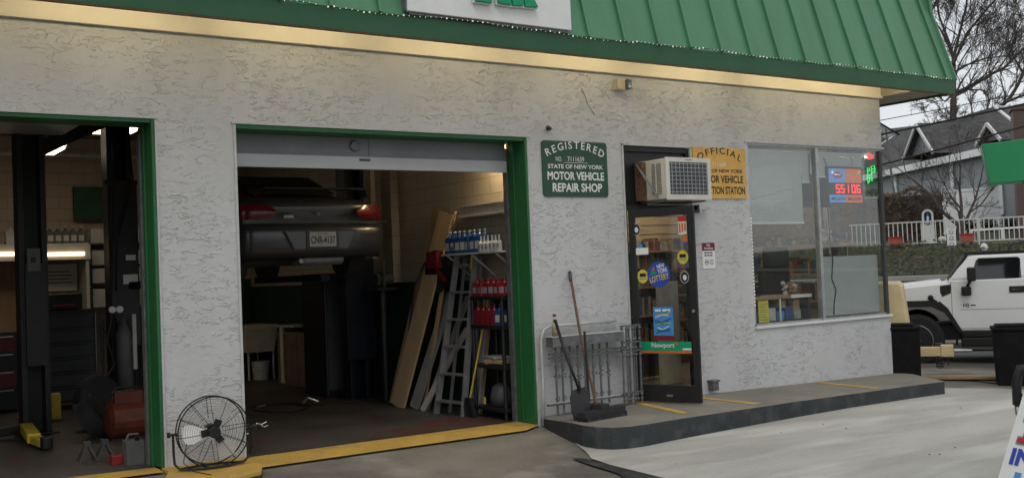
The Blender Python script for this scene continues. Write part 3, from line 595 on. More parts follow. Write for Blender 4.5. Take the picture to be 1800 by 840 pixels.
tag(mb.build('junction_box', bevel=.004), 'small grey metal box low on the wall right of the door', 'box')

# string lights along the fascia
SL = thing('string_lights', 'string of tiny white lights along the top of the green fascia', 'string lights', (5, -.76, 4.13))
pts = []; x = -2.5
while x < 13.93:
    k_ = (x % 2.9)/2.9; sag = .035*math.sin(math.pi*k_)*(1 if 3.9 < x < 9 else .5); pts.append((x, -.775, 4.145-sag+.008*math.sin(x*5))); x += .12
mb = MB('cable'); mb.tube(pts, .004, 4); mb.build('wire', SL)
mb = MB('bulb')
for a, b in zip(pts, pts[1:]):
    for k_ in (0, .5):
        if random.random() < .93: p = Vector(a).lerp(Vector(b), k_); s_ = random.choice((.004, .005, .005, .009)); mb.ball(p+Vector((0, -.008, random.uniform(-.006, .006))), s_, n=5)
b_ = mb.build('bulbs', SL); b_['kind'] = 'stuff'
mb = MB('bulb')
for i in range(26): mb.ball((10.335+random.uniform(-.004, .004), -.02, 2.2-i*.045), .008, n=5)
tag(mb.build('bead_string'), 'short beaded string hanging beside the left window edge', 'string')

# board with the green letters on the roof
SB = thing('roof_sign', 'white lit sign board with green letters on the roof front', 'sign', (5.9, -.75, 4.17))
mb = MB('sign_white'); mb.bx(4.915, 6.90, -.79, -.74, 4.165, 5.5); mb.build('board', SB, .006)
mb = MB('grey_metal'); mb.bx(4.90, 4.914, -.795, -.60, 4.165, 5.5); mb.bx(4.95, 6.88, -.76, -.66, 4.14, 4.163); mb.build('frame', SB)
for poly in ([(5.66, 4.325), (5.85, 4.325), (5.86, 4.62), (5.66, 4.62)], [(5.93, 4.335), (6.09, 4.33), (6.03, 4.62), (5.92, 4.62)], [(6.11, 4.33), (6.235, 4.34), (6.20, 4.62), (6.05, 4.62)], [(6.26, 4.335), (6.425, 4.345), (6.36, 4.45), (6.30, 4.62), (6.22, 4.62)]):
    mb = MB('sign_white'); q = [(a+(.012 if a > sum(p[0] for p in poly)/len(poly) else -.012), b+(-.012 if b < 4.45 else 0)) for a, b in poly]
    mb.prism(q, lambda a, b: (a, -.80, b), lambda a, b: (a, -.83, b)); mb.use('ink_green'); mb.prism(poly, lambda a, b: (a, -.831, b), lambda a, b: (a, -.86, b)); mb.build('letter', SB, .004)

# ------------------------------------------------------------------ gate, pipe, ledge left of the door
t = tag(MB('pipe_white').tube([(6.84, -.06, -.07), (6.86, -.06, .3), (6.86, -.06, .86), (6.875, -.06, .93), (6.91, -.06, .985), (6.98, -.06, 1.01), (7.1, -.06, 1.015), (7.95, -.06, 1.02)], .017, 8).build('conduit_pipe', smooth=True), 'white painted pipe bent over the grey gate by the bay', 'pipe')
mb = MB('grey_metal'); mb.bx(6.90, 7.92, -.22, -.09, .79, .90); mb.use('pipe_white'); mb.bx(6.89, 7.93, -.225, -.08, .90, .906)
tag(mb.build('metal_ledge', bevel=.004), 'long grey metal box ledge on the wall above the leaning gate', 'ledge')
G = thing('security_gate', 'grey wrought iron window gate leaning on the wall by the shop door', 'gate', (7.4, -.15, .12))
for z in (.70, .66): mb = MB('gate_grey'); mb.bx(6.90, 8.05, -.155, -.125, z, z+.018); mb.build('rail', G)
mb = MB('gate_grey'); mb.bx(6.86, 8.06, -.16, -.12, .145, .17); mb.use('pipe_white'); mb.bx(6.86, 7.9, -.162, -.12, .1705, .178); mb.build('rail', G)
xs_ = [6.99, 7.08, 7.19, 7.30, 7.40, 7.52, 7.62, 7.73]
for i, x in enumerate(xs_):
    mb = MB('gate_grey'); mb.tube([(x, -.14, .04 if i < 4 else .10), (x+random.uniform(-.008, .008), -.14, .3), (x, -.14, .79)], .014, 6)
    zc = .45+random.uniform(-.02, .02)
    for q in range(5): a = R(72*q+random.uniform(0, 50)); mb.ball((x+.032*math.cos(a), -.15, zc+.03*math.sin(a)), .014, .01, .012, 6)
    for k_ in (-1, 1): mb.tube([(x, -.14, .60), (x+k_*.03, -.15, .57), (x+k_*.02, -.15, .54), (x, -.14, .50)], .006, 5); mb.tube([(x, -.14, .25), (x+k_*.03, -.15, .22), (x+k_*.012, -.15, .19)], .006, 5)
    mb.build('bar', G)
G2 = thing('folded_gate', 'bundle of folded grey iron gate bars beside the black door', 'gate', (8.05, -.2, .06))
for i in range(6):
    x = 7.93+.05*i; mb = MB('gate_grey'); mb.tube([(x, -.17-.02*(i % 2), .06), (x+.004, -.17-.02*(i % 2), .95-.01*i)], .012, 6)
    for z in (.93, .80, .70, .62, .16, .11): mb.ball((x+random.uniform(-.008, .008), -.18-.02*(i % 2), z), .022, .018, .02, 7)
    mb.build('bar', G2)
for z in (.95, .76, .66, .18, .03): mb = MB('gate_grey'); mb.bx(7.90, 8.20, -.20, -.18, z, z+.018); mb.build('rail', G2)
t = thing('bottle', 'clear plastic bottle with red cap on the grey ledge', 'bottle', (6.99, -.15, .906))
mb = MB('clear_plastic'); mb.lathe((6.99, -.15, .985), [(.036, 0), (.036, .05), (.030, .08), (.018, .115), (.016, .14)], 14); mb.use('liquid_brown'); mb.lathe((6.99, -.15, .906), [(.036, 0), (.037, .078)], 14); mb.build('body', t, smooth=True); mb = MB('red_plastic'); mb.cyl((6.99, -.15, 1.125), (6.99, -.15, 1.15), .019, n=12); mb.build('cap', t)
# tools on the walk
zk = tz(7, -.8)
t = thing('push_broom', 'long rusty handled broom leaning on the wall by the gate', 'broom', (7.1, -.85, zk))
mb = MB('rust'); mb.tube([(7.33, -.02, 1.60), (7.18, -.35, .95), (7.06, -.72, .24), (7.04, -.80, .12)], [.015, .016, .016, .015], 8); mb.use('dark_grey'); mb.cyl((7.335, -.015, 1.61), (7.30, -.07, 1.5), .019, n=8); mb.build('handle', t, smooth=True)
mb = MB('wood'); mb.X = Matrix.Translation((7.03, -.86, zk)) @ zrot(R(12)); mb.use('tool_black'); mb.bx(-.34, .34, -.055, .055, .045, .105); mb.bx(-.07, .07, -.05, .05, .105, .155); mb.use('black'); mb.bx(-.335, .335, -.075, .06, .0, .05)
for i in range(60): x = random.uniform(-.33, .33); mb.beam((x, -.06, .05), (x+random.uniform(-.02, .02), -.09, 0), .008, .004)
mb.build('brush_head', t, .004)
t = thing('shovel', 'black shovel standing blade down in front of the grey gate', 'shovel', (6.78, -.78, zk))
mb = MB('black'); mb.tube([(6.80, -.42, 1.085), (6.80, -.60, .70), (6.84, -.74, .36)], .016, 8); mb.ball((6.80, -.415, 1.09), .022, n=8); mb.build('handle', t, smooth=True)
mb = MB('tool_black'); pr = [(-.11, .0), (-.125, .12), (-.12, .24), (-.08, .31), (.0, .33), (.12, .34), (.115, .2), (.10, .06), (.04, .0)]
mb.X = Matrix.Translation((6.84, -.80, zk+.01)) @ zrot(R(-5)) @ Matrix.Rotation(R(-12), 4, 'X'); mb.prism(pr, lambda a, b: (a, .02+.35*a*a*2, b), lambda a, b: (a, .012+.35*a*a*2, b)); mb.bx(-.02, .02, -.004, .02, .28, .40); mb.build('blade', t)
t = thing('dustpan', 'short black handled dustpan behind the shovel', 'dustpan', (7.05, -.62, zk))
mb = MB('black'); mb.tube([(7.08, -.56, .965), (7.05, -.62, .35), (7.05, -.63, .22)], .014, 8); mb.build('handle', t); mb = MB('tool_black'); mb.bx(6.95, 7.17, -.68, -.60, zk, zk+.14); mb.build('pan', t, .01)

# ------------------------------------------------------------------ floor fan
FZ = .038
Fn = thing('floor_fan', 'black wire drum fan with silver blades on the yellow kerb', 'fan', (3.06, -.33, FZ), R(-8))
def fl(mat): return MB(mat)
cz = .315; rad = .305
mb = fl('black_metal')
def ring(mb, y, rr, tr, n=48, s=5): mb.tube([(rr*math.cos(2*math.pi*i/n), y, cz+rr*math.sin(2*math.pi*i/n)) for i in range(n)], tr, s, closed=True)
ring(mb, -.08, rad, .006, 48, 6); ring(mb, .08, rad*.98, .006, 48, 6)
for i in range(12): ring(mb, -.115+.035*(i/11.)**2, .075+(rad-.075)*i/12, .0012, 40, 3)
for i in range(7): ring(mb, .125-.045*(i/9.)**2, .08+(rad-.09)*i/7, .0012, 36, 3)
for i in range(12):
    a = 2*math.pi*i/12+.1; c_, s_ = math.cos(a), math.sin(a); mb.tube([(.07*c_, -.118, cz+.07*s_), (.2*c_, -.108, cz+.2*s_), (rad*c_, -.08, cz+rad*s_), (rad*c_, .08, cz+rad*s_), (.1*c_, .125, cz+.1*s_)], .0026, 4)
for i in range(72):
    a = 2*math.pi*i/72; c_, s_ = math.cos(a), math.sin(a); mb.tube([((rad-.03)*c_, -.084, cz+(rad-.03)*s_), (rad*c_, -.076, cz+rad*s_), (rad*c_, .076, cz+rad*s_)], .0011, 3)
mb.build('guard', Fn, world=False)
mb = fl('black'); mb.lathe((0, -.125, cz), [(0, 0), (.05, 0), (.052, .02), (.045, .03)], 20, 'Y'); mb.lathe((0, 0, cz), [(.055, 0), (.06, .07), (.05, .14), (0, .15)], 20, 'Y')
for k_ in range(3):
    a = R(185+120*k_); mb.X = Matrix.Translation((0, 0, cz)) @ Matrix.Rotation(-a, 4, 'Y'); mb.bx(-.02, .11, -.075, -.06, -.03, .03); mb.X = Matrix.Identity(4)
mb.build('hub', Fn, world=False)
for k_ in range(3):
    a = R(185+120*k_); mb = fl('blade_white'); mb.X = Matrix.Translation((0, -.045, cz)) @ Matrix.Rotation(-a, 4, 'Y')
    po = [(.05, -.035), (.09, -.05), (.17, -.085), (.235, -.09), (.262, -.05), (.268, .01), (.245, .06), (.19, .075), (.11, .05), (.06, .03)]
    mb.prism(po, lambda p, q: (p, -q*.38-.004, q), lambda p, q: (p, -q*.38, q)); mb.build('blade', Fn, world=False, smooth=False)
mb = fl('black_metal'); mb.tube([(-.335, 0, cz), (-.335, -.01, .14), (-.33, -.02, .06), (-.29, -.06, .015), (-.1, -.11, .012), (.12, -.08, .012), (.27, .0, .02), (.325, .02, .07), (.335, 0, .16), (.335, 0, cz)], .011, 8)
mb.tube([(-.29, .0, .014), (-.1, .08, .012), (.1, .09, .012), (.27, .01, .014)], .01, 8); mb.cyl((-.37, 0, cz), (-.30, 0, cz), .012, n=8); mb.cyl((.30, 0, cz), (.37, 0, cz), .012, n=8)
for s_ in (-1, 1): mb.lathe((s_*.37, 0, cz), [(0, -.015), (.025, -.012), (.025, .012), (0, .015)], 10, 'X')
mb.tube([(-.2, .1, .25), (-.25, .03, .06), (-.2, -.15, .008), (-.1, -.35, .0), (.0, -.5, -.03)], .004, 5)
mb.build('stand', Fn, world=False)
mb = MB('steel'); mb.tube([(3.482, -.02, .30), (3.54, -.03, .31), (3.58, -.04, .33), (3.62, -.04, .315), (3.67, -.04, .335)], .006, 5); mb.tube([(3.60, -.04, .325), (3.64, -.045, .29), (3.68, -.045, .30)], .005, 5); mb.tube([(3.482, -.02, .24), (3.52, -.03, .25)], .006, 5)
tag(mb.build('wall_hook'), 'small bent wire hook sticking from the pier beside the fan', 'hook')
# ------------------------------------------------------------------ things in the shop window
t = thing('lottery_display', 'blue and red lottery jackpot display with red digits hanging in the window', 'display', (12.4, .10, 2.4))
mb = MB('black'); mb.bx(12.02, 12.80, .085, .12, 2.395, 2.93); mb.tube([(12.05, .1, 2.93), (11.98, .1, 3.05)], .006, 5); mb.tube([(12.6, .1, 2.93), (12.6, .1, 3.1)], .004, 4); mb.build('case', t, .005)
mb = MB('lit_blue'); mb.bx(12.05, 12.405, .081, .0845, 2.70, 2.90); mb.bx(12.05, 12.405, .081, .0845, 2.42, 2.53); mb.use('lit_orange'); mb.bx(12.41, 12.77, .081, .0845, 2.70, 2.90); mb.bx(12.41, 12.77, .081, .0845, 2.42, 2.53)
mb.use('ink_red'); disc(mb, 12.24, 2.81, .10, .045, .079); mb.use('lit_white'); disc(mb, 12.13, 2.845, .028, .022, .078); mb.text('MEGA', (12.24, .0775, 2.80), .14, .032, align='C', bold=.01)
mb.use('sign_cream'); mb.text('POWER', (12.59, .0795, 2.795), .30, .04, align='C', bold=.02); mb.use('ink_yellow'); disc(mb, 12.59, 2.74, .03, .025, .079); mb.use('lit_white'); mb.tube([(12.68, .079, 2.84), (12.74, .079, 2.87)], .005, 4)
mb.use('black'); mb.text('MILLION', (12.235, .0795, 2.45), .30, .045, align='C', bold=.03); mb.text('MILLION', (12.59, .0795, 2.45), .30, .045, align='C', bold=.03); mb.build('panel', t)
mb = MB('black'); mb.bx(12.06, 12.76, .081, .0845, 2.54, 2.69); mb.use('led_red')
seg = {'5': 'afgcd', '1': 'bc', '0': 'abcdef', '6': 'acdefg'}
def digit(mb, ch, x, z, w_, h, y, th):
    S = {'a': (x, x+w_, z+h-th, z+h), 'd': (x, x+w_, z, z+th), 'g': (x, x+w_, z+h/2-th/2, z+h/2+th/2), 'f': (x, x+th, z+h/2, z+h), 'e': (x, x+th, z, z+h/2), 'b': (x+w_-th, x+w_, z+h/2, z+h), 'c': (x+w_-th, x+w_, z, z+h/2)}
    for k_ in seg[ch]: a = S[k_]; mb.bx(a[0], a[1], y-.003, y, a[2], a[3])
for ch, x in (('5', 12.19), ('5', 12.295), ('1', 12.39), ('0', 12.535), ('6', 12.645)): digit(mb, ch, x+(.0 if ch != '1' else -.0), .0+2.552, .085, .125, .0805, .021)
mb.build('digits', t)
def neon(name, label, mat, items):
    m_ = MB(mat)
    for strokes in items:
        m_.tube(strokes, .009, 5)
    return tag(m_.build(name, smooth=True), label, 'neon sign')
neon('neon_sign', 'red neon lettering at the top corner of the shop window', 'led_red', [[(12.93, .075, 3.12), (12.93, .075, 3.06), (12.97, .075, 3.05), (13.01, .075, 3.06), (13.01, .075, 3.12), (12.97, .075, 3.13), (12.93, .075, 3.12)], [(12.96, .075, 3.11), (12.96, .075, 3.07)], [(13.045, .075, 3.06), (13.06, .075, 3.12)]])
P = lambda pts_: [(a, .075, b) for a, b in pts_]
neon('neon_sign', 'green neon lettering in the corner of the shop window', 'led_green', [P([(13.00, 2.73), (13.00, 2.95), (13.07, 2.955), (13.08, 2.91), (13.07, 2.87), (13.01, 2.865)]), P([(12.91, 2.84), (12.91, 2.92), (12.955, 2.92), (12.955, 2.88), (12.91, 2.88)]), P([(12.90, 2.82), (12.95, 2.82), (12.95, 2.74), (12.91, 2.70), (12.895, 2.76), (12.90, 2.82)]), P([(12.91, 2.78), (12.95, 2.78)]), P([(13.03, 2.91), (13.055, 2.91)])])
m_ = MB('ink_yellow'); m_.bx(10.47, 10.66, .05, .056, .835, 1.12); m_.use('ink_black')
for i in range(7): m_.bx(10.49, 10.64-.02*(i % 3), .0485, .05, .87+i*.033, .874+i*.033)
tag(m_.build('yellow_notice'), 'yellow paper notice in the lower left window corner', 'notice')
# shop interior: counter, chair, shelves and stock
t = thing('counter', 'shop counter with pale edge behind the front window', 'counter', (11.1, .5, .02))
mb = MB('shelf_wood'); mb.bx(10.2, 11.72, .22, .75, 1.12, 1.16); mb.use('dark_grey'); mb.bx(10.2, 11.7, .45, .5, .02, 1.119); mb.bx(11.66, 11.7, .22, .449, .02, 1.119); mb.bx(10.25, 11.65, .23, .449, .80, .82); mb.use('sign_white'); mb.bx(11.3, 11.72, .205, .219, 1.12, 1.165); mb.bx(11.08, 11.10, .22, .24, .82, 1.119); mb.build('worktop', t)
t = thing('office_chair', 'black high backed chair behind the shop counter', 'chair', (11.7, 1.15, .02))
mb = MB('black'); mb.bx(11.42, 12.0, .80, .92, 1.10, 1.55); mb.bx(11.50, 11.98, .78, .90, 1.53, 1.84); mb.build('backrest', t, .04); mb = MB('black'); mb.bx(11.42, 12.0, .93, 1.4, .55, .66); mb.build('seat', t, .03); mb = MB('steel'); mb.cyl((11.7, 1.1, .1), (11.7, 1.1, .55), .03); mb.build('post', t)
def packs(name, label, x0, x1, y0, y1, z, hs, wmin=.03, wmax=.08, cat='packets', axis='x'):
    """a row of shop stock standing on a shelf, one mesh per row"""
    m_ = MB(SNACK[0].name); p = x0 if axis == 'x' else y0; e = x1 if axis == 'x' else y1
    while p < e-.03:
        w_ = min(random.uniform(wmin, wmax), e-p); h = random.uniform(*hs); m_.use(random.choice(SNACK).name)
        if random.random() < .92:
            if axis == 'x': m_.bx(p+.003, p+w_-.003, y0+random.uniform(0, .02), y1, z, z+h)
            else: m_.bx(x0+random.uniform(0, .02), x1, p+.003, p+w_-.003, z, z+h)
        p += w_
    o = m_.build(name); o['kind'] = 'stuff'; return tag(o, label, cat)
t = thing('window_shelf', 'long wooden shelf along the side window inside the shop', 'shelf', (12.8, 1.4, 1.7))
mb = MB('shelf_wood'); mb.bx(12.55, 12.95, .35, 3.4, 1.80, 1.86); mb.bx(12.55, 12.95, .35, 3.4, 1.40, 1.43); mb.bx(12.55, 12.95, .35, 3.4, 1.0, 1.03); mb.build('board', t); mb = MB('steel')
for y in (.5, 1.9, 3.3): mb.bx(12.90, 12.93, y, y+.03, .05, 2.0)
mb.build('upright', t)
packs('snack_row', 'mixed packets standing on top of the side window shelf', 12.6, 12.9, .4, 3.3, 1.861, (.03, .14), .04, .12, axis='y')
packs('snack_row', 'mixed packets on the middle side window shelf', 12.6, 12.9, .4, 3.3, 1.431, (.12, .28), .03, .08, axis='y')
packs('snack_row', 'mixed packets on the lowest side window shelf', 12.6, 12.9, .4, 3.3, 1.031, (.12, .28), .03, .08, axis='y')
t = thing('display_rack', 'tall snack rack against the back wall of the shop', 'rack', (11, 3.3, .02))
mb = MB('shelf_wood')
for z in (.35, .75, 1.15, 1.55, 1.88): mb.bx(9.2, 12.4, 3.15, 3.55, z-.03, z)
mb.use('slatwall'); mb.bx(8.6, 12.6, 3.56, 3.595, .1, 3.2); mb.use('ink_black')
for i in range(18): mb.bx(8.6, 12.6, 3.553, 3.56, .5+i*.15, .508+i*.15)
mb.build('shelves', t)
for i, (z, nm) in enumerate(((.35, 'bottom'), (.75, 'second lowest'), (1.15, 'middle'), (1.55, 'second highest'), (1.88, 'top'))): packs('snack_row', 'colourful packets on the %s level of the back snack rack' % nm, 9.25, 12.35, 3.2, 3.5, z+.001, (.16, .30) if i < 4 else (.08, .2))
t = thing('snack_stand', 'low snack shelf seen through the black shop door', 'rack', (9.6, 1.7, .02))
mb = MB('shelf_wood')
for z in (.55, .95, 1.35): mb.bx(9.0, 10.6, 1.6, 1.95, z-.025, z)
mb.use('dark_grey'); mb.bx(9.0, 10.6, 1.93, 1.95, .05, 1.36); mb.bx(9.0, 9.02, 1.6, 1.92, .05, 1.35); mb.build('shelves', t)
for z, nm in ((.55, 'lowest'), (.95, 'middle'), (1.35, 'highest')): packs('snack_row', 'bags of snacks on the %s board of the low shelf by the door' % nm, 9.04, 10.56, 1.62, 1.9, z+.001, (.16, .27))
mb = MB('white_plastic'); mb.bx(9.60, 9.95, 1.0, 1.06, .05, 1.42); tag(mb.build('door_side_board'), 'pale upright panel inside behind the shop door glass', 'panel')
mb = MB('blue_plastic')
for i in range(5): mb.use(['ink_sky', 'white_plastic', 'ink_sky', 'blue_plastic', 'pack_white'][i]); mb.bx(10.72+i*.17, 10.86+i*.17, .26, .38, .83, .95+.05*(i % 2))
mb.use('cardboard'); mb.bx(11.12, 11.25, .27, .36, .99, 1.09); mb.bx(11.4, 11.53, .27, .36, .95, 1.09)
tag(mb.build('drink_packs'), 'blue and white packs stacked low behind the left window pane', 'packs')
t = thing('candy_bag', 'clear bag of sweets on the counter in the window', 'bag', (11.48, .33, 1.165))
mb = MB('clear_plastic')
for i in range(26): mb.use(random.choice(['clear_plastic', 'pack_white', 'pack_orange', 'clear_plastic'])); mb.ball((11.38+random.uniform(-.12, .12), .32+random.uniform(-.05, .05), 1.22+random.uniform(-.04, .10)), random.uniform(.02, .04), n=5)
mb.build('sweets', t)
mb = MB('black'); mb.bx(10.5, 10.85, .35, .6, 1.165, 1.30); mb.bx(10.55, 10.8, .45, .5, 1.30, 1.44); mb.use('sign_white'); mb.bx(10.56, 10.68, .345, .35, 1.20, 1.23); tag(mb.build('card_terminal', bevel=.01), 'black till with white label on the counter', 'till')
t = thing('monitor', 'black screen hanging behind the blinds beside the lottery display', 'screen', (11.95, .45, 2.4))
mb = MB('black'); mb.bx(11.75, 12.55, .45, .5, 2.38, 2.86); mb.build('screen', t, .01); mb = MB('dark_grey'); mb.tube([(12.15, .5, 2.8), (12.15, .5, 3.4)], .015); mb.build('bracket', t)
mb = MB('grey_metal'); mb.bx(12.75, 12.85, .55, .65, .05, 3.4); tag(mb.build('shop_post'), 'grey square post inside the corner of the shop window', 'post')
mb = MB('clear_plastic'); mb.use('white_plastic')
for i in range(14): mb.ball((12.55+random.uniform(-.12, .12), .5+random.uniform(-.06, .06), 1.93+random.uniform(-.05, .1)), .045, n=6)
mb.use('dark_grey'); mb.ball((12.6, .42, 1.95), .03, n=6); mb.ball((12.5, .42, 1.99), .025, n=6); tag(mb.build('plush_toy'), 'white crumpled bag of goods on the shelf in the right window', 'bag')
t = thing('ceiling_light', 'unseen light added to brighten the shop interior', 'light', (10.4, 2.6, 3.4)); mb = MB('shop_fill'); mb.bx(10.2, 11.5, 2.4, 2.6, 3.41, 3.445); mb.build('diffuser', t); t = thing('ceiling_light', 'unseen light added to brighten the shop near the door', 'light', (8.9, 1.0, 3.4)); mb = MB('shop_fill'); mb.bx(8.4, 9.5, .9, 1.05, 3.41, 3.445); mb.build('diffuser', t)  # both shop lights are added out of view to brighten stock and slatwall

# ------------------------------------------------------------------ repair bays: lifts, lights
def lift_post(x, y, z1, t, mat='navy'):
    mb = MB(mat); z0 = gz(x, y)+.004
    mb.bx(x-.15, x+.15, y+.08, y+.14, z0, z1); mb.bx(x-.15, x-.09, y-.14, y+.08, z0, z1); mb.bx(x+.09, x+.15, y-.14, y+.08, z0, z1); mb.bx(x-.22, x+.22, y-.2, y+.2, z0, z0+.02); mb.build('post', t, .005)
L1 = thing('car_lift', 'black two post car lift in the left bay with a yellow swing arm', 'car lift', (1.0, 3.5, .03), 0, 'car lifts')
lift_post(2.30, 3.5, 3.9, L1, 'black'); lift_post(-.35, 3.5, 3.9, L1, 'black')
mb = MB('black'); mb.bx(2.2, 2.42, 3.3, 3.36, .8, 1.95); mb.use('grey_plastic'); mb.bx(2.22, 2.36, 3.28, 3.30, 1.86, 2.12); mb.use('black'); mb.bx(2.26, 2.31, 3.275, 3.28, 1.96, 2.02); mb.build('carriage', L1, .01)
mb = MB('black'); mb.beam((2.45, 3.6, 3.3), (3.28, 3.9, 3.72), .16, .16); mb.beam((2.45, 3.72, 3.22), (3.25, 4.02, 3.66), .05, .05); mb.build('hydraulic_beam', L1)
mb = MB('yellow_plastic'); mb.beam((2.15, 3.2, .14), (2.08, 2.35, .12), .13, .10); mb.beam((2.08, 2.5, .11), (2.13, 1.98, .10), .11, .08); mb.use('black'); mb.cyl((2.13, 1.98, .05), (2.13, 1.98, .17), .06); mb.beam((2.2, 3.2, .14), (1.6, 3.1, .12), .13, .1); mb.build('swing_arm', L1, .01)
L2 = thing('car_lift', 'dark blue two post car lift holding up the grey car', 'car lift', (5.05, 4.3, -.03), 0, 'car lifts')
lift_post(3.52, 4.5, 4.1, L2, 'black'); lift_post(6.62, 4.1, 4.1, L2, 'navy')
mb = MB('black'); mb.bx(3.38, 3.72, 4.32, 4.36, .9, 2.95); mb.bx(3.32, 3.74, 4.30, 4.38, 2.95, 3.0); mb.use('sign_white'); mb.bx(3.56, 3.68, 4.312, 4.32, 1.98, 2.05); mb.bx(3.52, 3.70, 4.312, 4.32, 1.68, 1.80); mb.build('carriage', L2); mb = MB('navy'); mb.bx(6.4, 6.84, 3.88, 3.94, .5, 1.9); mb.build('carriage', L2)
for a_, b_ in (((3.6, 4.4, 1.66), (4.5, 3.1, 1.66)), ((3.6, 4.4, 1.66), (4.5, 5.4, 1.66)), ((6.5, 4.1, 1.66), (5.7, 3.0, 1.66)), ((6.5, 4.1, 1.66), (5.7, 5.4, 1.66))): mb = MB('navy'); mb.beam(a_, b_, .12, .09); mb.build('swing_arm', L2)
mb = MB('cable'); mb.tube([(3.40, 4.2, 3.75), (3.42, 4.2, 3.0), (3.36, 4.2, 2.2), (3.33, 4.2, 1.5), (3.40, 4.2, 1.1)], .012, 6); mb.tube([(3.62, 4.28, 3.7), (3.66, 4.26, 3.0), (3.55, 4.26, 2.6), (3.42, 4.2, 2.2), (3.40, 4.2, 1.6)], .012, 6); mb.build('hose', L2, smooth=True)
for i, (x, y, w_, l_, lb) in enumerate([(2.62, 6.2, .35, 1.2, 'bright ceiling light over the left bay behind the left post'), (3.42, 6.35, .4, .75, 'short ceiling light between the left lift posts'), (3.98, 6.35, .5, 1.25, 'bright ceiling light above the right lift post'), (3.16, 7.1, .8, 1.0, 'ceiling light near the back wall below the slanting beam')]):
    zl = 3.68 if i == 3 else 3.90; t = thing('ceiling_light', lb, 'light', (x, y, zl), 0, 'ceiling lights in the bays'); mb = MB('lamp_ceiling'); mb.bx(x-l_/2*.4, x+l_/2*.4, y-w_/2, y+w_/2, zl, zl+.04); mb.build('diffuser', t); mb = MB('white_paint'); mb.bx(x-l_/2*.45, x+l_/2*.45, y-w_/2-.02, y+w_/2+.02, zl+.041, zl+.08); mb.build('housing', t)
t = thing('ceiling_light', 'lamp high behind the raised door of the right bay', 'light', (6.45, 1.2, 4.1), 0, 'ceiling lights in the bays'); mb = MB('lamp_warm'); mb.bx(6.35, 6.75, 3.35, 3.6, 4.06, 4.10); mb.build('diffuser', t)
t = thing('shop_light', 'clamp lamp glowing high on the side wall of the right bay', 'light', (6.95, 1.1, 3.2)); mb = MB('lamp_clamp'); mb.bx(6.80, 6.92, .62, 1.0, 3.16, 3.19); mb.build('tube', t); mb = MB('white_paint'); mb.bx(6.78, 6.94, .58, 1.04, 3.191, 3.215); mb.build('housing', t)
# back bench with hutch in the left bay
t = thing('workbench', 'workbench with lit hutch against the back wall of the left bay', 'workbench', (3.2, 8.8, .02))
mb = MB('white_plastic'); mb.bx(1.5, 4.08, 8.6, 9.3, 2.345, 2.385); mb.bx(4.03, 4.08, 8.62, 9.3, 1.0, 2.344); mb.bx(1.5, 4.1, 8.58, 8.6, 2.12, 2.36); mb.use('wood'); mb.bx(1.5, 4.1, 8.4, 9.3, .92, .97); mb.bx(1.5, 4.02, 9.2, 9.3, .97, 2.344); mb.use('dark_grey'); mb.bx(1.5, 4.05, 8.5, 9.3, .0, .9); mb.build('cabinet', t)
mb = MB('lamp_warm'); mb.bx(2.2, 2.98, 8.55, 8.575, 2.20, 2.26); mb.bx(3.34, 4.0, 8.55, 8.575, 2.18, 2.24); mb.build('lamp_tube', t)
mb = MB('sign_cream'); mb.bx(3.42, 4.0, 9.15, 9.19, 1.62, 2.06); mb.use('ink_black')
for i in range(4): mb.bx(3.52+.03*(i % 2), 3.92-.04*(i % 2), 9.145, 9.15, 1.75+i*.06, 1.765+i*.06)
mb.build('poster', t)
def jug(x, y, z, mat, cap, label, group, w_=.13, h=.26, lab='white_plastic', d_=.1):
    t = thing('jug', label, 'jug', (x, y, z), 0, group)
    mb = MB(mat); mb.bx(x-w_/2, x+w_/2, y-d_/2, y+d_/2, z, z+h*.72); mb.lathe((x, y, z+h*.70), [(w_*.42, 0), (w_*.3, h*.12), (w_*.16, h*.18), (w_*.15, h*.24)], 10); mb.use(lab); mb.bx(x-w_*.36, x+w_*.36, y-d_/2-.003, y-d_/2-.0005, z+h*.15, z+h*.5); mb.bx(x-w_/2-.003, x-w_/2-.0005, y-d_*.36, y+d_*.36, z+h*.15, z+h*.5); mb.build('body', t, .006)
    mb = MB(cap); mb.cyl((x, y, z+h*.94), (x, y, z+h*1.02), w_*.19, n=10); mb.build('cap', t); return t
J = jug(2.93, 8.75, 2.386, 'clear_plastic', 'white_plastic', 'lone clear jug at the left end of the bench hutch', 'jugs on the hutch', .15, .27)
pos = ['first', 'second', 'third', 'fourth', 'fifth', 'sixth', 'seventh']
J0 = jug(3.40, 8.75, 2.386, 'grey_plastic', 'white_plastic', 'first grey oil jug in the row on the hutch shelf', 'jugs on the hutch', .11, .27)
for i in range(1, 6): dup(J0, (3.40+i*.118, 8.75, 2.386), 0, pos[i]+' grey oil jug in the row on the hutch shelf from the left')
mb = MB('pipe_white'); mb.bx(-1.7, 7.0, 9.28, 9.34, 3.86, 3.92); tag(mb.build('wall_pipe'), 'horizontal pipe across the top of the back wall', 'pipe')
mb = MB('board_green'); mb.bx(4.0, 4.95, 9.2, 9.3, 2.80, 3.36); tag(mb.build('green_board'), 'dark green board on the back wall between the lift posts', 'board')
t = thing('storage_rack', 'rack of white cartons on the back wall behind the right lift post', 'rack', (4.5, 9.0, .0))
mb = MB('dark_grey')
for z in (.9, 1.3, 1.7, 2.0, 2.36): mb.bx(4.12, 5.5, 8.8, 9.25, z, z+.025)
mb.bx(4.12, 4.15, 8.8, 9.25, .0, 2.36); mb.build('frame', t)
for i, z in enumerate((1.325, 1.725, 2.025, 2.386)):
    for k_ in range(3): mb = MB('board_white'); mb.bx(4.17+k_*.42, 4.56+k_*.42, 8.82, 9.2, z+.001, z+.24 if z != 1.325 else z+.3); mb.build('carton', t)
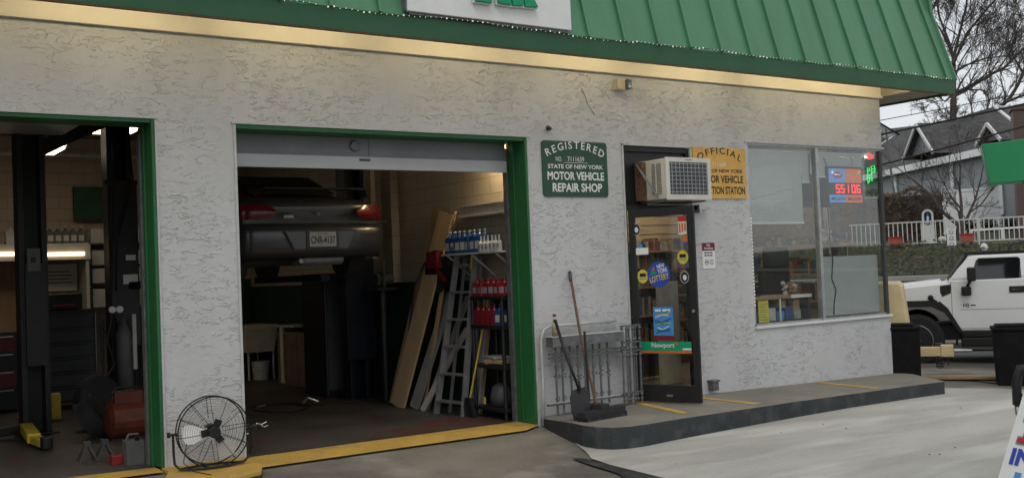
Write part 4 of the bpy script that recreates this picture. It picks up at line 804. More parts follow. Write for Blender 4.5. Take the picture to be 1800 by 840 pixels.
# tool chests, tyre, compressor and clutter of the left bay
t = thing('tool_chest', 'tall black tool chest in the left bay', 'tool chest', (3.2, 6.2, .0))
mb = MB('black'); mb.bx(2.75, 3.55, 6.0, 6.5, .08, 1.36); mb.build('cabinet', t, .01)
for i in range(6): mb = MB('dark_grey'); mb.bx(2.78, 3.52, 5.985, 5.999, .12+i*.2, .30+i*.2); mb.use('black_metal'); mb.bx(2.85, 3.45, 5.97, 5.984, .27+i*.2, .285+i*.2); mb.build('drawer', t)
mb = MB('steel'); mb.tube([(3.56, 6.02, .5), (3.56, 6.02, 1.3)], .012); mb.build('side_handle', t)
mb = MB('black'); mb.bx(2.9, 3.4, 6.05, 6.4, 1.365, 1.58); mb.use('red_plastic'); mb.bx(3.0, 3.3, 6.0, 6.04, 1.40, 1.44); tag(mb.build('tool_box', bevel=.01), 'black box with red latch on top of the tall tool chest', 'tool box')
t = thing('tool_chest', 'dark red tool chest at the left edge of the left bay', 'tool chest', (2.2, 6.2, .0))
mb = MB('black'); mb.bx(1.6, 2.56, 6.1, 6.6, .05, 1.1); mb.build('cabinet', t, .01)
for i in range(4): mb = MB('ink_maroon' if i % 2 else 'black'); mb.bx(1.65, 2.53, 6.085, 6.099, .12+i*.24, .34+i*.24); mb.use('steel'); mb.bx(1.7, 2.5, 6.07, 6.084, .31+i*.24, .325+i*.24); mb.build('drawer', t)
mb = MB('yellow_plastic'); mb.bx(2.66, 2.80, 4.6, 4.66, .03, .36); tag(mb.build('yellow_block', bevel=.02), 'yellow upright block behind the left lift post', 'block')
def tyre(x, y, z, ry, label, r_=.32, group='loose tyres in the left bay'):
    t = thing('tyre', label, 'tyre', (x, y, z), 0, group); mb = MB('rubber'); mb.X = Matrix.Translation((x, y, z)) @ ry
    mb.lathe((0, 0, 0), [(.19, -.09), (.27, -.10), (r_-.02, -.085), (r_, -.05), (r_, .05), (r_-.02, .085), (.27, .10), (.19, .09)], 28, 'Y'); mb.build('tread', t, smooth=True); return t
tyre(3.02, 3.6, .30, zrot(R(30)) @ Matrix.Rotation(R(-15), 4, 'X'), 'big tyre leaning behind the orange tank'); tyre(2.78, 2.7, .22, zrot(R(65)) @ Matrix.Rotation(R(-35), 4, 'X'), 'smaller tyre lying against the orange tank', .25)
t = thing('air_tank', 'orange portable tank on the floor beside the green bay post', 'tank', (2.95, 2.3, 0.0))
mb = MB('orange_metal'); mb.lathe((2.78, 2.3, .22), [(0, 0), (.15, .01), (.21, .05), (.21, .42), (.15, .46), (0, .47)], 20, 'X'); mb.bx(2.86, 3.15, 2.2, 2.4, .40, .52); mb.build('drum', t, smooth=False); mb = MB('black'); mb.tube([(2.85, 2.3, .42), (2.88, 2.3, .56), (3.1, 2.3, .56), (3.12, 2.3, .42)], .015); mb.build('grip', t); mb = MB('black'); mb.bx(2.8, 3.2, 2.15, 2.45, .0, .04); mb.build('base', t)
t = thing('jack_stand', 'pair of grey jack stands on the floor inside the left bay', 'jack stand', (2.42, 1.0, 0.02))
mb = MB('dark_grey')
for dx in (0, .16):
    for a in range(4): c_, s_ = math.cos(R(45+90*a)), math.sin(R(45+90*a)); mb.tube([(2.3+dx+.11*c_, 1.0+.1*s_, .025), (2.3+dx+.02*c_, 1.0+.02*s_, .17)], .012, 5)
    mb.bx(2.27+dx, 2.33+dx, .97, 1.03, .16, .21)
mb.build('frame', t)
t = thing('fuel_can', 'grey plastic can standing at the foot of the green bay post', 'can', (2.6, .52, .02)); mb = MB('grey_plastic'); mb.bx(2.52, 2.68, .44, .60, .02, .24); mb.tube([(2.54, .52, .24), (2.56, .52, .29), (2.64, .52, .29), (2.66, .52, .24)], .014); mb.build('body', t, .02); mb = MB('black'); mb.cyl((2.62, .46, .24), (2.62, .44, .28), .02); mb.build('cap', t)
mb = MB('red_plastic'); mb.bx(2.42, 2.52, .56, .66, .02, .11); tag(mb.build('oil_box', bevel=.01), 'small red box beside the grey can', 'box')
t = thing('gas_cart', 'welding gas cart with two round gauges in the left bay', 'gas cart', (3.4, 4.1, 0))
mb = MB('grey_plastic'); mb.lathe((3.46, 4.1, .06), [(.10, 0), (.10, 1.0), (.06, 1.1), (.03, 1.14), (.03, 1.22)], 14); mb.build('cylinder', t, smooth=True)
mb = MB('sign_white')
for x in (3.30, 3.39): mb.lathe((x, 4.0, 1.37), [(0, 0), (.042, 0), (.042, .03), (0, .03)], 14, 'Y')
mb.build('gauge', t); mb = MB('white_plastic'); mb.bx(3.53, 3.575, 3.98, 4.02, .62, 1.3); mb.build('paper_roll', t); mb = MB('black'); mb.tube([(3.30, 4.0, 1.33), (3.22, 3.98, 1.0), (3.30, 3.98, .7), (3.2, 3.97, .55)], .012); mb.use('black'); mb.bx(3.2, 3.6, 3.98, 4.25, .03, .06); mb.tube([(3.22, 4.2, .06), (3.22, 4.2, 1.25)], .015); mb.tube([(3.6, 4.2, .06), (3.6, 4.2, 1.25)], .015); mb.build('hose', t)
# ---- right bay clutter
t = thing('utility_sink', 'beige plastic laundry sink at the back of the right bay', 'sink', (6.9, 8.7, -.06))
mb = MB('beige_plastic'); mb.bx(6.45, 7.08, 8.05, 9.0, .82, .88); mb.add([(6.5, 8.1, .42), (7.0, 8.1, .42), (7.0, 8.95, .42), (6.5, 8.95, .42), (6.46, 8.06, .82), (7.06, 8.06, .82), (7.06, 8.99, .82), (6.46, 8.99, .82)], [(0, 1, 2, 3), (0, 1, 5, 4), (1, 2, 6, 5), (2, 3, 7, 6), (3, 0, 4, 7)]); mb.build('basin', t)
for x in (6.55, 7.0):
    for y in (8.15, 8.9): mb = MB('white_plastic'); mb.cyl((x, y, -.06), (x, y, .43), .018); mb.build('leg', t)
t = thing('bucket', 'white plastic bucket under the laundry sink', 'bucket', (6.8, 8.2, -.07)); mb = MB('white_plastic'); mb.lathe((6.78, 8.2, -.065), [(.13, 0), (.155, .3), (.16, .3), (.16, .32)], 18); mb.build('pail', t); mb = MB('steel'); mb.tube([(6.62, 8.2, .22), (6.66, 8.1, .12), (6.78, 8.05, .08), (6.9, 8.1, .12), (6.94, 8.2, .22)], .005); mb.build('bail', t)
t = thing('wood_cabinet', 'small tan cabinet beyond the dark lift post', 'cabinet', (6.9, 6.5, -.07)); mb = MB('cab_wood'); mb.bx(6.74, 7.07, 5.9, 7.3, -.06, .80); mb.build('body', t); mb = MB('white_plastic'); mb.bx(6.70, 7.075, 6.5, 7.32, .88, .90); mb.build('top', t)
for y0, y1 in ((6.95, 7.25), (6.45, 6.9), (5.95, 6.4)): mb = MB('cab_wood'); mb.bx(6.725, 6.739, y0, y1, .02, .76); mb.build('door', t)
mb = MB('beige_plastic'); mb.bx(6.715, 6.738, 7.0, 7.12, -.05, .87); mb.build('upright', t)
t = thing('equipment_cabinet', 'tall black cabinet standing behind the dark blue lift post', 'cabinet', (6.7, 4.9, -.07)); mb = MB('black'); mb.bx(6.35, 7.05, 4.5, 5.3, -.06, 1.72); mb.build('body', t, .02); mb = MB('dark_grey'); mb.bx(6.38, 6.7, 4.488, 4.499, .05, 1.6); mb.bx(6.72, 7.02, 4.488, 4.499, .05, 1.6); mb.build('door', t)
t = thing('pedestal', 'black bench grinder on a pedestal beyond the leaning boards', 'bench grinder', (6.7, 3.45, -.07)); mb = MB('black'); mb.cyl((6.75, 3.45, -.06), (6.75, 3.45, 1.45), .05); mb.bx(6.6, 6.9, 3.3, 3.6, 1.45, 1.49); mb.build('stand', t); mb = MB('dark_grey'); mb.cyl((6.65, 3.45, 1.6), (6.88, 3.45, 1.6), .08); mb.cyl((6.72, 3.45, 1.6), (6.75, 3.45, 1.6), .11); mb.cyl((6.70, 3.30, 1.5), (6.70, 3.30, 1.85), .015); mb.build('motor', t)
t = thing('cord_reel', 'air hose lying on the floor of the right bay', 'hose', (5.7, 4.0, -.04))
mb = MB('cable'); mb.tube([(5.3+.35*math.cos(i*.5), 3.7+.5*math.sin(i*.5), -.025+.0005*i) for i in range(26)]+[(6.0, 3.6, -.04), (6.4, 3.2, -.05), (6.62, 2.9, -.05), (6.66, 2.7, .1)], .012, 6); mb.build('coil', t, smooth=True); mb = MB('steel'); mb.tube([(5.62, 3.7, 0), (5.72, 3.75, .06), (5.85, 3.7, .0)], .02); mb.tube([(5.05, 3.85, 0), (5.2, 3.95, .0)], .02); mb.build('fitting', t)
def plank(name, label, p0, p1, w_, th, mat, grp, up=(1, 0, 0)):
    m_ = MB(mat); m_.beam(p0, p1, th, w_, up=(0, 1, 0)); return tag(m_.build(name), label, 'board', grp)
gF = lambda x, y: gz(x, y)+.006
plank('plywood_board', 'tall tan board leaning on the side wall', (6.52, 2.72, gF(6.5, 2.7)), (6.98, 2.05, 2.42), .36, .03, 'plywood', 'boards leaning on the side wall')
plank('plywood_board', 'narrow tan board close behind the tall tan board', (6.60, 3.0, gF(6.6, 3)), (7.02, 2.35, 2.50), .18, .025, 'wood', 'boards leaning on the side wall')
plank('plywood_board', 'pale tall batten just right of the tall tan board', (6.70, 2.35, gF(6.6, 2.3)), (7.04, 1.95, 2.44), .06, .03, 'plywood', 'boards leaning on the side wall')
plank('grey_board', 'wide grey board leaning right of the tan boards', (6.60, 2.42, gF(6.6, 2.4)), (7.04, 2.10, 1.45), .22, .025, 'board_grey', 'boards leaning on the side wall')
plank('grey_board', 'thin grey board leaning between the wide one and the ladder', (6.62, 2.15, gF(6.6, 2.1)), (7.05, 1.72, 1.35), .10, .025, 'board_grey', 'boards leaning on the side wall')
plank('grey_board', 'pale slanting board at the left foot of the ladder', (6.55, 2.12, gF(6.55, 2.1)), (7.0, 1.70, .95), .10, .025, 'board_white', 'boards leaning on the side wall')
for i, (y, h, mt, lb) in enumerate([(1.42, 1.45, 'board_grey', 'grey strip standing right behind the ladder rail'), (1.33, 1.38, 'board_white', 'white strip standing behind the yellow handled broom'), (1.26, 1.30, 'board_white', 'white strip standing nearest the black shelves'), (1.20, 1.30, 'wood', 'brown strip standing against the black shelves')]): plank('trim_strip', lb, (6.86, y+.04, gF(6.9, y)), (7.05, y, h), .045, .02, mt, 'strips leaning on the side wall')
t = thing('step_ladder', 'aluminium step ladder leaning folded on the side wall', 'ladder', (6.7, 1.7, gF(6.7, 1.7)))
zb = gF(6.7, 1.7)
A0, A1, B0, B1 = Vector((6.52, 1.72, zb)), Vector((6.86, 1.62, 1.93)), Vector((6.60, 1.22, zb)), Vector((6.90, 1.28, 1.93))
for a, b in ((A0, A1), (B0, B1)): mb = MB('aluminium'); mb.beam(a, b, .075, .03, (0, 1, 0)); mb.build('rail', t)
for i in range(6):
    f = .08+i*.165; a, b = A0.lerp(A1, f), B0.lerp(B1, f); mb = MB('aluminium'); mb.beam(a, b, .09, .025); mb.build('step', t)
mb = MB('aluminium'); mb.beam(A0+Vector((.16, -.05, 0)), A1+Vector((.10, 0, -.1)), .03, .03); mb.beam(B0+Vector((.16, .05, 0)), B1+Vector((.08, 0, -.1)), .03, .03); mb.use('yellow_plastic'); mb.beam(B0.lerp(B1, .88)+Vector((-.045, 0, 0)), B0.lerp(B1, .98)+Vector((-.045, 0, 0)), .004, .03, (0, 1, 0)); mb.build('rear_frame', t)
mb = MB('aluminium'); mb.beam(A1+Vector((-.03, .03, .02)), B1+Vector((-.03, -.03, .02)), .14, .05); mb.build('top_cap', t)
t = thing('lobby_broom', 'yellow handled angle broom in front of the ladder', 'broom', (6.66, 1.0, gF(6.7, 1)))
mb = MB('yellow_plastic'); mb.tube([(6.86, .98, 1.32), (6.64, 1.12, .16)], .011, 6); mb.build('handle', t); mb = MB('black'); mb.prism([(-.13, -.11), (.13, -.11), (.05, .12), (-.05, .12)], lambda a, b: (6.60, 1.12+a, b+.05), lambda a, b: (6.65, 1.12+a, b+.05)); mb.build('bristles', t)
t = thing('hose_reel', 'red and black hose reel hanging left of the ladder top', 'hose reel', (6.95, 2.1, 1.7))
mb = MB('black'); mb.lathe((6.82, 2.12, 1.68), [(0, 0), (.27, 0), (.27, .04), (.2, .05), (.2, .16), (.27, .17), (.27, .2), (0, .2)], 22, 'X'); mb.build('drum', t); mb = MB('ink_maroon'); mb.bx(6.74, 6.815, 1.95, 2.2, 1.72, 1.93); mb.beam((6.8, 2.25, 1.9), (6.8, 1.85, 1.55), .02, .07, (1, 0, 0)); mb.build('frame', t); mb = MB('cable'); mb.tube([(6.8, 2.35, 1.8), (6.75, 2.55, 1.5), (6.72, 2.7, .9), (6.66, 2.75, .3), (6.66, 2.7, -.03)], .012); mb.build('hose', t, smooth=True)
t = thing('wall_shelf', 'grey bracketed shelf of blue jugs on the side wall', 'shelf', (6.95, 1.2, 1.9))
mb = MB('pipe_white'); mb.bx(6.72, 7.095, .45, 1.80, 1.865, 1.885); mb.build('board', t)
for y in (.62, 1.15, 1.7): mb = MB('pipe_white'); mb.beam((6.76, y, 1.86), (7.09, y, 1.6), .02, .02); mb.build('bracket', t)
JB = jug(6.82, 1.72, 1.886, 'blue_plastic', 'white_plastic', 'blue jug at the far end of the wall shelf row', 'blue jugs on the wall shelf', .10, .27, d_=.10)
od = ['second', 'third', 'fourth', 'fifth', 'sixth', 'seventh', 'eighth']
for i in range(7): dup(JB, (6.82+.0*i, 1.72-.112*(i+1), 1.886), random.uniform(-.35, .35), 'blue jug %s from the far end of the wall shelf row' % od[i])
def sbottle(x, y, z, label, grp):
    t = thing('bottle', label, 'bottle', (x, y, z), 0, grp); mb = MB('white_plastic'); mb.lathe((x, y, z), [(.032, 0), (.034, .01), (.034, .10), (.014, .125), (.010, .19)], 10); mb.use('ink_grey'); mb.bx(x-.035, x-.033, y-.02, y+.02, z+.03, z+.08); mb.build('body', t); mb = MB('black'); mb.cyl((x, y, z+.19), (x, y, z+.205), .011, n=8); mb.build('cap', t); return t
W0 = sbottle(6.76, .93, 1.886, 'white bottle at the far end of the small white bottles', 'small white bottles on the wall shelf')
for i in range(5): dup(W0, (6.76, .93-.078*(i+1)+random.uniform(-.008, .008), 1.886), random.uniform(-.5, .5), 'small white bottle %s from the blue jugs' % od[i])
t = thing('wall_ledge', 'long pale duct like ledge high on the side wall', 'ledge', (7.0, 1.1, 2.4)); mb = MB('board_white'); mb.bx(6.90, 7.095, .45, 1.66, 2.33, 2.36); mb.use('board_grey'); mb.bx(6.95, 7.095, .45, 1.66, 2.361, 2.46); mb.use('board_white'); mb.bx(6.93, 7.095, .45, 1.72, 2.461, 2.475); mb.build('board', t)
t = thing('storage_shelf', 'black plastic shelving behind the right green door post', 'shelf', (6.9, .85, -.06))
for z in (.03, .52, .98, 1.32): mb = MB('black'); mb.bx(6.72, 7.09, .48, 1.17, z, z+.045); mb.build('shelf_board', t, .006)
for x in (6.74, 7.06):
    for y in (.51, 1.14): mb = MB('black'); mb.cyl((x, y, -.06), (x, y, 1.32), .022, n=10); mb.build('leg', t)
JR = jug(6.80, 1.10, 1.366, 'red_plastic', 'red_plastic', 'red jug at the far end of the top black shelf', 'red jugs on the black shelving', .10, .21, lab='ink_grey', d_=.10)
for i in range(5): dup(JR, (6.80, 1.10-.115*(i+1), 1.366), random.uniform(-.3, .3), 'red jug %s from the far end of the top black shelf' % od[i])
JR2 = jug(6.80, 1.10, 1.026, 'red_plastic', 'red_plastic', 'red jug at the far end of the second black shelf', 'red jugs on the black shelving', .10, .24, lab='ink_maroon', d_=.10)
for i in range(3): dup(JR2, (6.80, 1.10-.115*(i+1), 1.026), 0, 'red jug %s from the far end of the second black shelf' % od[i])
jug(6.80, .63, 1.026, 'blue_plastic', 'blue_plastic', 'blue jug next to the red ones on the second black shelf', 'jugs on the black shelving', .10, .24, d_=.12)
t = thing('rag_pile', 'folded cloths on the third black shelf', 'cloths', (6.9, .8, .57)); mb = MB('cardboard'); mb.box((6.86, .75, .60), (.25, .34, .05), zrot(R(8))); mb.use('board_grey'); mb.box((6.86, .82, .645), (.22, .3, .035), zrot(R(-12))); mb.use('sign_white'); mb.bx(6.73, 6.78, .85, .92, .566, .60); mb.build('cloth', t, .01)
t = thing('work_light', 'dark machine with yellow tag on the lowest black shelf', 'machine', (6.9, .8, .08)); mb = MB('dark_grey'); mb.lathe((6.88, .78, .08), [(.14, 0), (.15, .1), (.12, .22), (.05, .27)], 16); mb.build('housing', t, smooth=True); mb = MB('ink_yellow'); mb.bx(6.735, 6.74, .93, .97, .10, .18); mb.build('tag', t)
# ---- grey sedan on the lift
CR = thing('parked_car', 'dark grey sedan raised on the lift, seen from behind', 'car', (5.08, 3.95, 1.55), R(90))
def loft(st_, mat, parent, name, sub=1):
    mb = MB(mat); rings = []
    for (x, zb_, zs, w_, zt, wt) in st_:
        h = [(0, zb_), (.8*w_, zb_), (.96*w_, zb_+.08), (w_, zb_+.5*(zs-zb_)), (.985*w_, zs-.05), (.93*w_, zs+.005), (wt, zt-.25*(zt-zs)), (wt*.86, zt-.01), (0, zt)]
        rings.append([(x+.13*(abs(a)/.92)**3*(1 if x < -2 else 0), a, b) for a, b in h]+[(x+.13*(abs(a)/.92)**3*(1 if x < -2 else 0), -a, b) for a, b in h[-2:0:-1]])
    n = len(rings[0]); mb.add([p for r_ in rings for p in r_], [(i*n+j, i*n+(j+1) % n, (i+1)*n+(j+1) % n, (i+1)*n+j) for i in range(len(rings)-1) for j in range(n)]+[tuple(range(n)), tuple((len(rings)-1)*n+j for j in range(n))])
    return mb.build(name, parent, world=False, smooth=True, sub=sub)
loft([(-2.14, .52, .84, .80, .90, .60), (-2.13, .46, .90, .86, .98, .66), (-2.08, .42, .94, .88, 1.03, .68), (-1.9, .32, .95, .90, 1.06, .69), (-1.55, .30, .95, .91, 1.08, .68), (-1.45, .30, .95, .91, 1.10, .66), (-.8, .28, .94, .91, 1.40, .56), (-.2, .28, .93, .91, 1.44, .58), (.4, .28, .91, .91, 1.38, .58), (1.05, .28, .88, .90, .97, .68), (1.7, .30, .80, .87, .86, .64), (2.05, .32, .68, .80, .74, .6), (2.2, .42, .60, .66, .62, .5)], 'car_grey', CR, 'body', 2)
mb = MB('car_grey'); prof = [(.34, .04), (.37, -.05), (.45, -.09), (.62, -.10), (.70, -.085), (.735, -.03), (.75, .05)]; ys = [-.93, -.91, -.86, -.74, -.5, -.2, .2, .5, .74, .86, .91, .93]
def bx_(y, dx): return -2.13+dx+.10*(abs(y)/.9)**4+(.35 if abs(y) > .925 else (.12 if abs(y) > .9 else 0))
mb.add([(bx_(y, dx), y, z) for y in ys for z, dx in prof], [(i*7+j, i*7+j+1, (i+1)*7+j+1, (i+1)*7+j) for i in range(len(ys)-1) for j in range(6)]); mb.build('bumper', CR, world=False, smooth=True, sub=1)
mb = MB('black'); mb.add([(-2.245, -.46, .66), (-2.245, .46, .66), (-2.24, .34, .43), (-2.24, -.34, .43)], [(0, 1, 2, 3)]); mb.add([(-2.15, -.9, .742), (-2.24, -.5, .742), (-2.24, .5, .742), (-2.15, .9, .742), (-2.15, .9, .755), (-2.24, .5, .755), (-2.24, -.5, .755), (-2.15, -.9, .755)], [(0, 1, 6, 7), (1, 2, 5, 6), (2, 3, 4, 5)]); mb.build('bumper_recess', CR, world=False)
mb = MB('car_grey'); mb.add([(-2.249, -.435, .64), (-2.249, .435, .64), (-2.246, .325, .445), (-2.246, -.325, .445)], [(0, 1, 2, 3)]); mb.build('plate_panel', CR, world=False)
mb = MB('dark_glass'); mb.add([(-1.47, -.56, 1.13), (-1.47, .56, 1.13), (-.86, .46, 1.40), (-.86, -.46, 1.40)], [(0, 1, 2, 3)]); mb.build('rear_window', CR, world=False)
mb = MB('black'); mb.beam((-2.10, -.60, 1.145), (-2.10, .60, 1.145), .12, .022); mb.beam((-2.10, -.60, 1.145), (-2.0, -.68, 1.06), .10, .022); mb.beam((-2.10, .60, 1.145), (-2.0, .68, 1.06), .10, .022); mb.build('spoiler', CR, .008, world=False)
for s_ in (-1, 1):
    mb = MB('tail_red'); g_ = []
    for yy_, z0_, z1_ in ((.50, .84, .90), (.56, .81, .945), (.68, .79, .965), (.80, .79, .965), (.89, .80, .95), (.925, .83, .93)): xx_ = -2.165+.15*(yy_/.92)**4+(.12 if yy_ > .92 else 0); g_ += [(xx_, s_*yy_, z0_), (xx_-.012, s_*yy_, (z0_+z1_)/2), (xx_+.01, s_*yy_, z1_)]
    mb.add(g_, [(i*3+j, i*3+j+1, (i+1)*3+j+1, (i+1)*3+j) for i in range(5) for j in range(2)]); mb.build('tail_light', CR, world=False, smooth=True, sub=1)
    mb = MB('dark_glass'); mb.add([(-1.0, s_*.80, 1.02), (-.1, s_*.83, 1.02), (-.15, s_*.66, 1.34), (-.75, s_*.65, 1.32)], [(0, 1, 2, 3)]); mb.build('side_window', CR, world=False)
mb = MB('black'); mb.bx(-2.258, -2.25, -.21, .19, .44, .66); mb.use('ink_grey'); mb.bx(-2.265, -2.2585, -.175, .155, .465, .635); mb.use('ink_black')
mb.text('CNR-4137', (-2.267, .14, .50), .30, .085, U=(0, -1, 0), bold=.02); mb.text('NEW YORK', (-2.267, .06, .60), .14, .02, U=(0, -1, 0)); mb.build('licence_plate', CR, world=False)
mb = MB('ink_grey'); mb.bx(-2.175, -2.165, .30, .42, .80, .835); mb.use('grey_plastic'); mb.bx(-2.185, -2.17, -.02, .02, .83, .86); mb.build('badge', CR, world=False)
mb = MB('grey_metal'); mb.cyl((-2.0, -.35, .33), (-2.0, .15, .33), .075, n=14); mb.cyl((-2.16, .22, .31), (-1.9, .22, .28), .03, n=10); mb.build('muffler', CR, world=False)
for x in (-1.35, 1.35):
    for s_ in (-1, 1):
        mb = MB('rubber'); mb.lathe((x, s_*.74, .40), [(.2, -.09), (.29, -.09), (.30, -.05), (.30, .05), (.29, .09), (.2, .09)], 24, 'Y'); mb.build('wheel', CR, world=False)

# ------------------------------------------------------------------ the street corner to the right
def bin_(s, t_, w_, h, lab):
    p = st(s, t_); z = gz(p.x, p.y)-.01; t = thing('trash_bin', lab, 'trash bin', (p.x, p.y, z), R(124), 'black square bins on the forecourt')
    mb = MB('bin_black'); mb.add([(-w_*.46, -.22, 0), (w_*.46, -.22, 0), (w_*.46, .22, 0), (-w_*.46, .22, 0), (-w_*.5, -.25, h*.9), (w_*.5, -.25, h*.9), (w_*.5, .25, h*.9), (-w_*.5, .25, h*.9)], [(0, 1, 2, 3), (0, 1, 5, 4), (1, 2, 6, 5), (2, 3, 7, 6), (3, 0, 4, 7), (4, 5, 6, 7)]); mb.build('body', t, .02, world=False)
    mb = MB('bin_black'); mb.bx(-w_*.52, w_*.52, -.27, .27, h*.9, h*.96); mb.bx(-w_*.3, w_*.45, -.2, .2, h*.96, h); mb.build('lid', t, .02, world=False); return t
bin_(16.5, .37, .42, .86, 'narrow black bin standing behind the building corner'); bin_(16.6, -1.18, .76, .86, 'wide black bin under the green canopy sign')
mb = MB('wood'); mb.X = Matrix.Translation(st(17.0, -.45, -.21)) @ zrot(R(124)); mb.bx(-.75, .75, -.15, .15, 0, .035); tag(mb.build('wood_plank'), 'flat weathered plank on the ground beside the narrow bin', 'plank')
# tow-behind generator
p = st(17.2, .33); TG = thing('towed_generator', 'tan towed generator with its drawbar in front of the white off roader', 'trailer', (p.x, p.y, -.26), R(124)+math.pi)
mb = MB('trailer_tan'); po = [(.06, .45), (-.04, 1.44), (-.09, 1.50), (-2.2, 1.52), (-2.3, 1.35), (-2.3, .45)]
mb.prism(po, lambda a, b: (a, -.55, b), lambda a, b: (a, .55, b)); mb.build('housing', TG, .03, world=False)
mb = MB('trailer_tan'); mb.bx(-1.9, -.25, .552, .562, .62, 1.3); mb.use('dark_grey'); mb.bx(-.62, -.30, .563, .566, 1.1, 1.115); mb.bx(-.62, -.3, .563, .566, .85, .862)
mb.bx(-.08, -.03, -.4, .4, .95, .97); mb.build('side_panel', TG, world=False)
mb = MB('trailer_tan'); mb.bx(-.3, .62, -.06, .06, .36, .50); mb.bx(.05, .12, -.1, .1, .5, .82); mb.bx(.44, .62, -.08, .08, .355, .53); mb.use('steel'); mb.cyl((.62, 0, .44), (.88, 0, .44), .035, .02, n=10); mb.build('drawbar', TG, .01, world=False)
mb = MB('dark_grey')
for i in range(9): a = R(40*i); mb.tube([(.42+.05*math.cos(q), .10+.035*math.sin(q)*math.cos(a), .44-.045*i*.7+.03*math.sin(q)*math.sin(a)+(.1 if i < 3 else 0)) for q in [2*math.pi*j/7 for j in range(7)]], .009, 4, closed=True)
for i in range(6): mb.tube([(.48+.012*i, .09+.03*math.cos(q), .50-.05*i+.03*math.sin(q)) for q in [2*math.pi*j/6 for j in range(6)]], .008, 4, closed=True)
mb.build('safety_chain', TG, world=False)
for s_ in (-1, 1): mb = MB('rubber'); mb.lathe((-1.3, s_*.68, .32), [(.15, -.1), (.30, -.1), (.32, -.06), (.32, .06), (.30, .1), (.15, .1)], 22, 'Y'); mb.use('steel'); mb.cyl((-1.3, s_*.68-.06, .32), (-1.3, s_*.68+.06, .32), .15, n=16); mb.build('wheel', TG, world=False)

# white off-roader: x forward, y left (the side we see)
fw = st(20.0, .25); fz = -.335; H2 = thing('parked_offroader', 'white boxy off road truck parked in the street with dark windows', 'car', (fw.x, fw.y, fz), R(124))
SY = 1.0
def side(poly, y0, y1, mat, name, bev=.02, par=None):
    mb = MB(mat); mb.X = Matrix.Translation((0, -1.0, 0)); mb.prism(poly, lambda a, b: (a, y0, b), lambda a, b: (a, y1, b)); return mb.build(name, par or H2, bev, world=False)
arch = lambda cx: [(cx+.70, .62), (cx+.48, .95), (cx+.27, 1.06), (cx-.27, 1.06), (cx-.48, .95), (cx-.70, .62)]
body = [(.95, .75), (.98, 1.15), (.80, 1.34), (-.55, 1.46), (-.55, 1.50), (-4.0, 1.52), (-4.05, .70)]+[(a, b) for a, b in arch(-3.12)][::-1]+[(a, b) for a, b in arch(0)][::-1]
side(body, -1.0, 1.0, 'suv_white', 'body', .03)
side([(.5, 1.36), (-.45, 1.44), (-.45, 1.50), (.45, 1.42)], -.75, .80, 'suv_white', 'hood', .02)
mb = MB('suv_white'); mb.X = Matrix.Translation((0, -1.0, 0))
cab = [(-.56, 1.5), (-.86, 1.90), (-1.0, 1.93), (-3.6, 1.94), (-3.92, 1.52)]
mb.prism(cab, lambda a, b: (a, .985-(b-1.5)*.22, b), lambda a, b: (a, -.985+(b-1.5)*.22, b)); mb.build('cab', H2, .035, world=False)
def on_side(poly, mat, name, off=.006, th=.02, bev=0, sgn=1):
    mb = MB(mat); mb.X = Matrix.Translation((0, -1.0, 0)); f = lambda b: .985-max(0, b-1.5)*.22
    mb.prism(poly, lambda a, b: (a, sgn*(f(b)+off), b), lambda a, b: (a, sgn*(f(b)+off-th), b)); return mb.build(name, H2, bev, world=False)
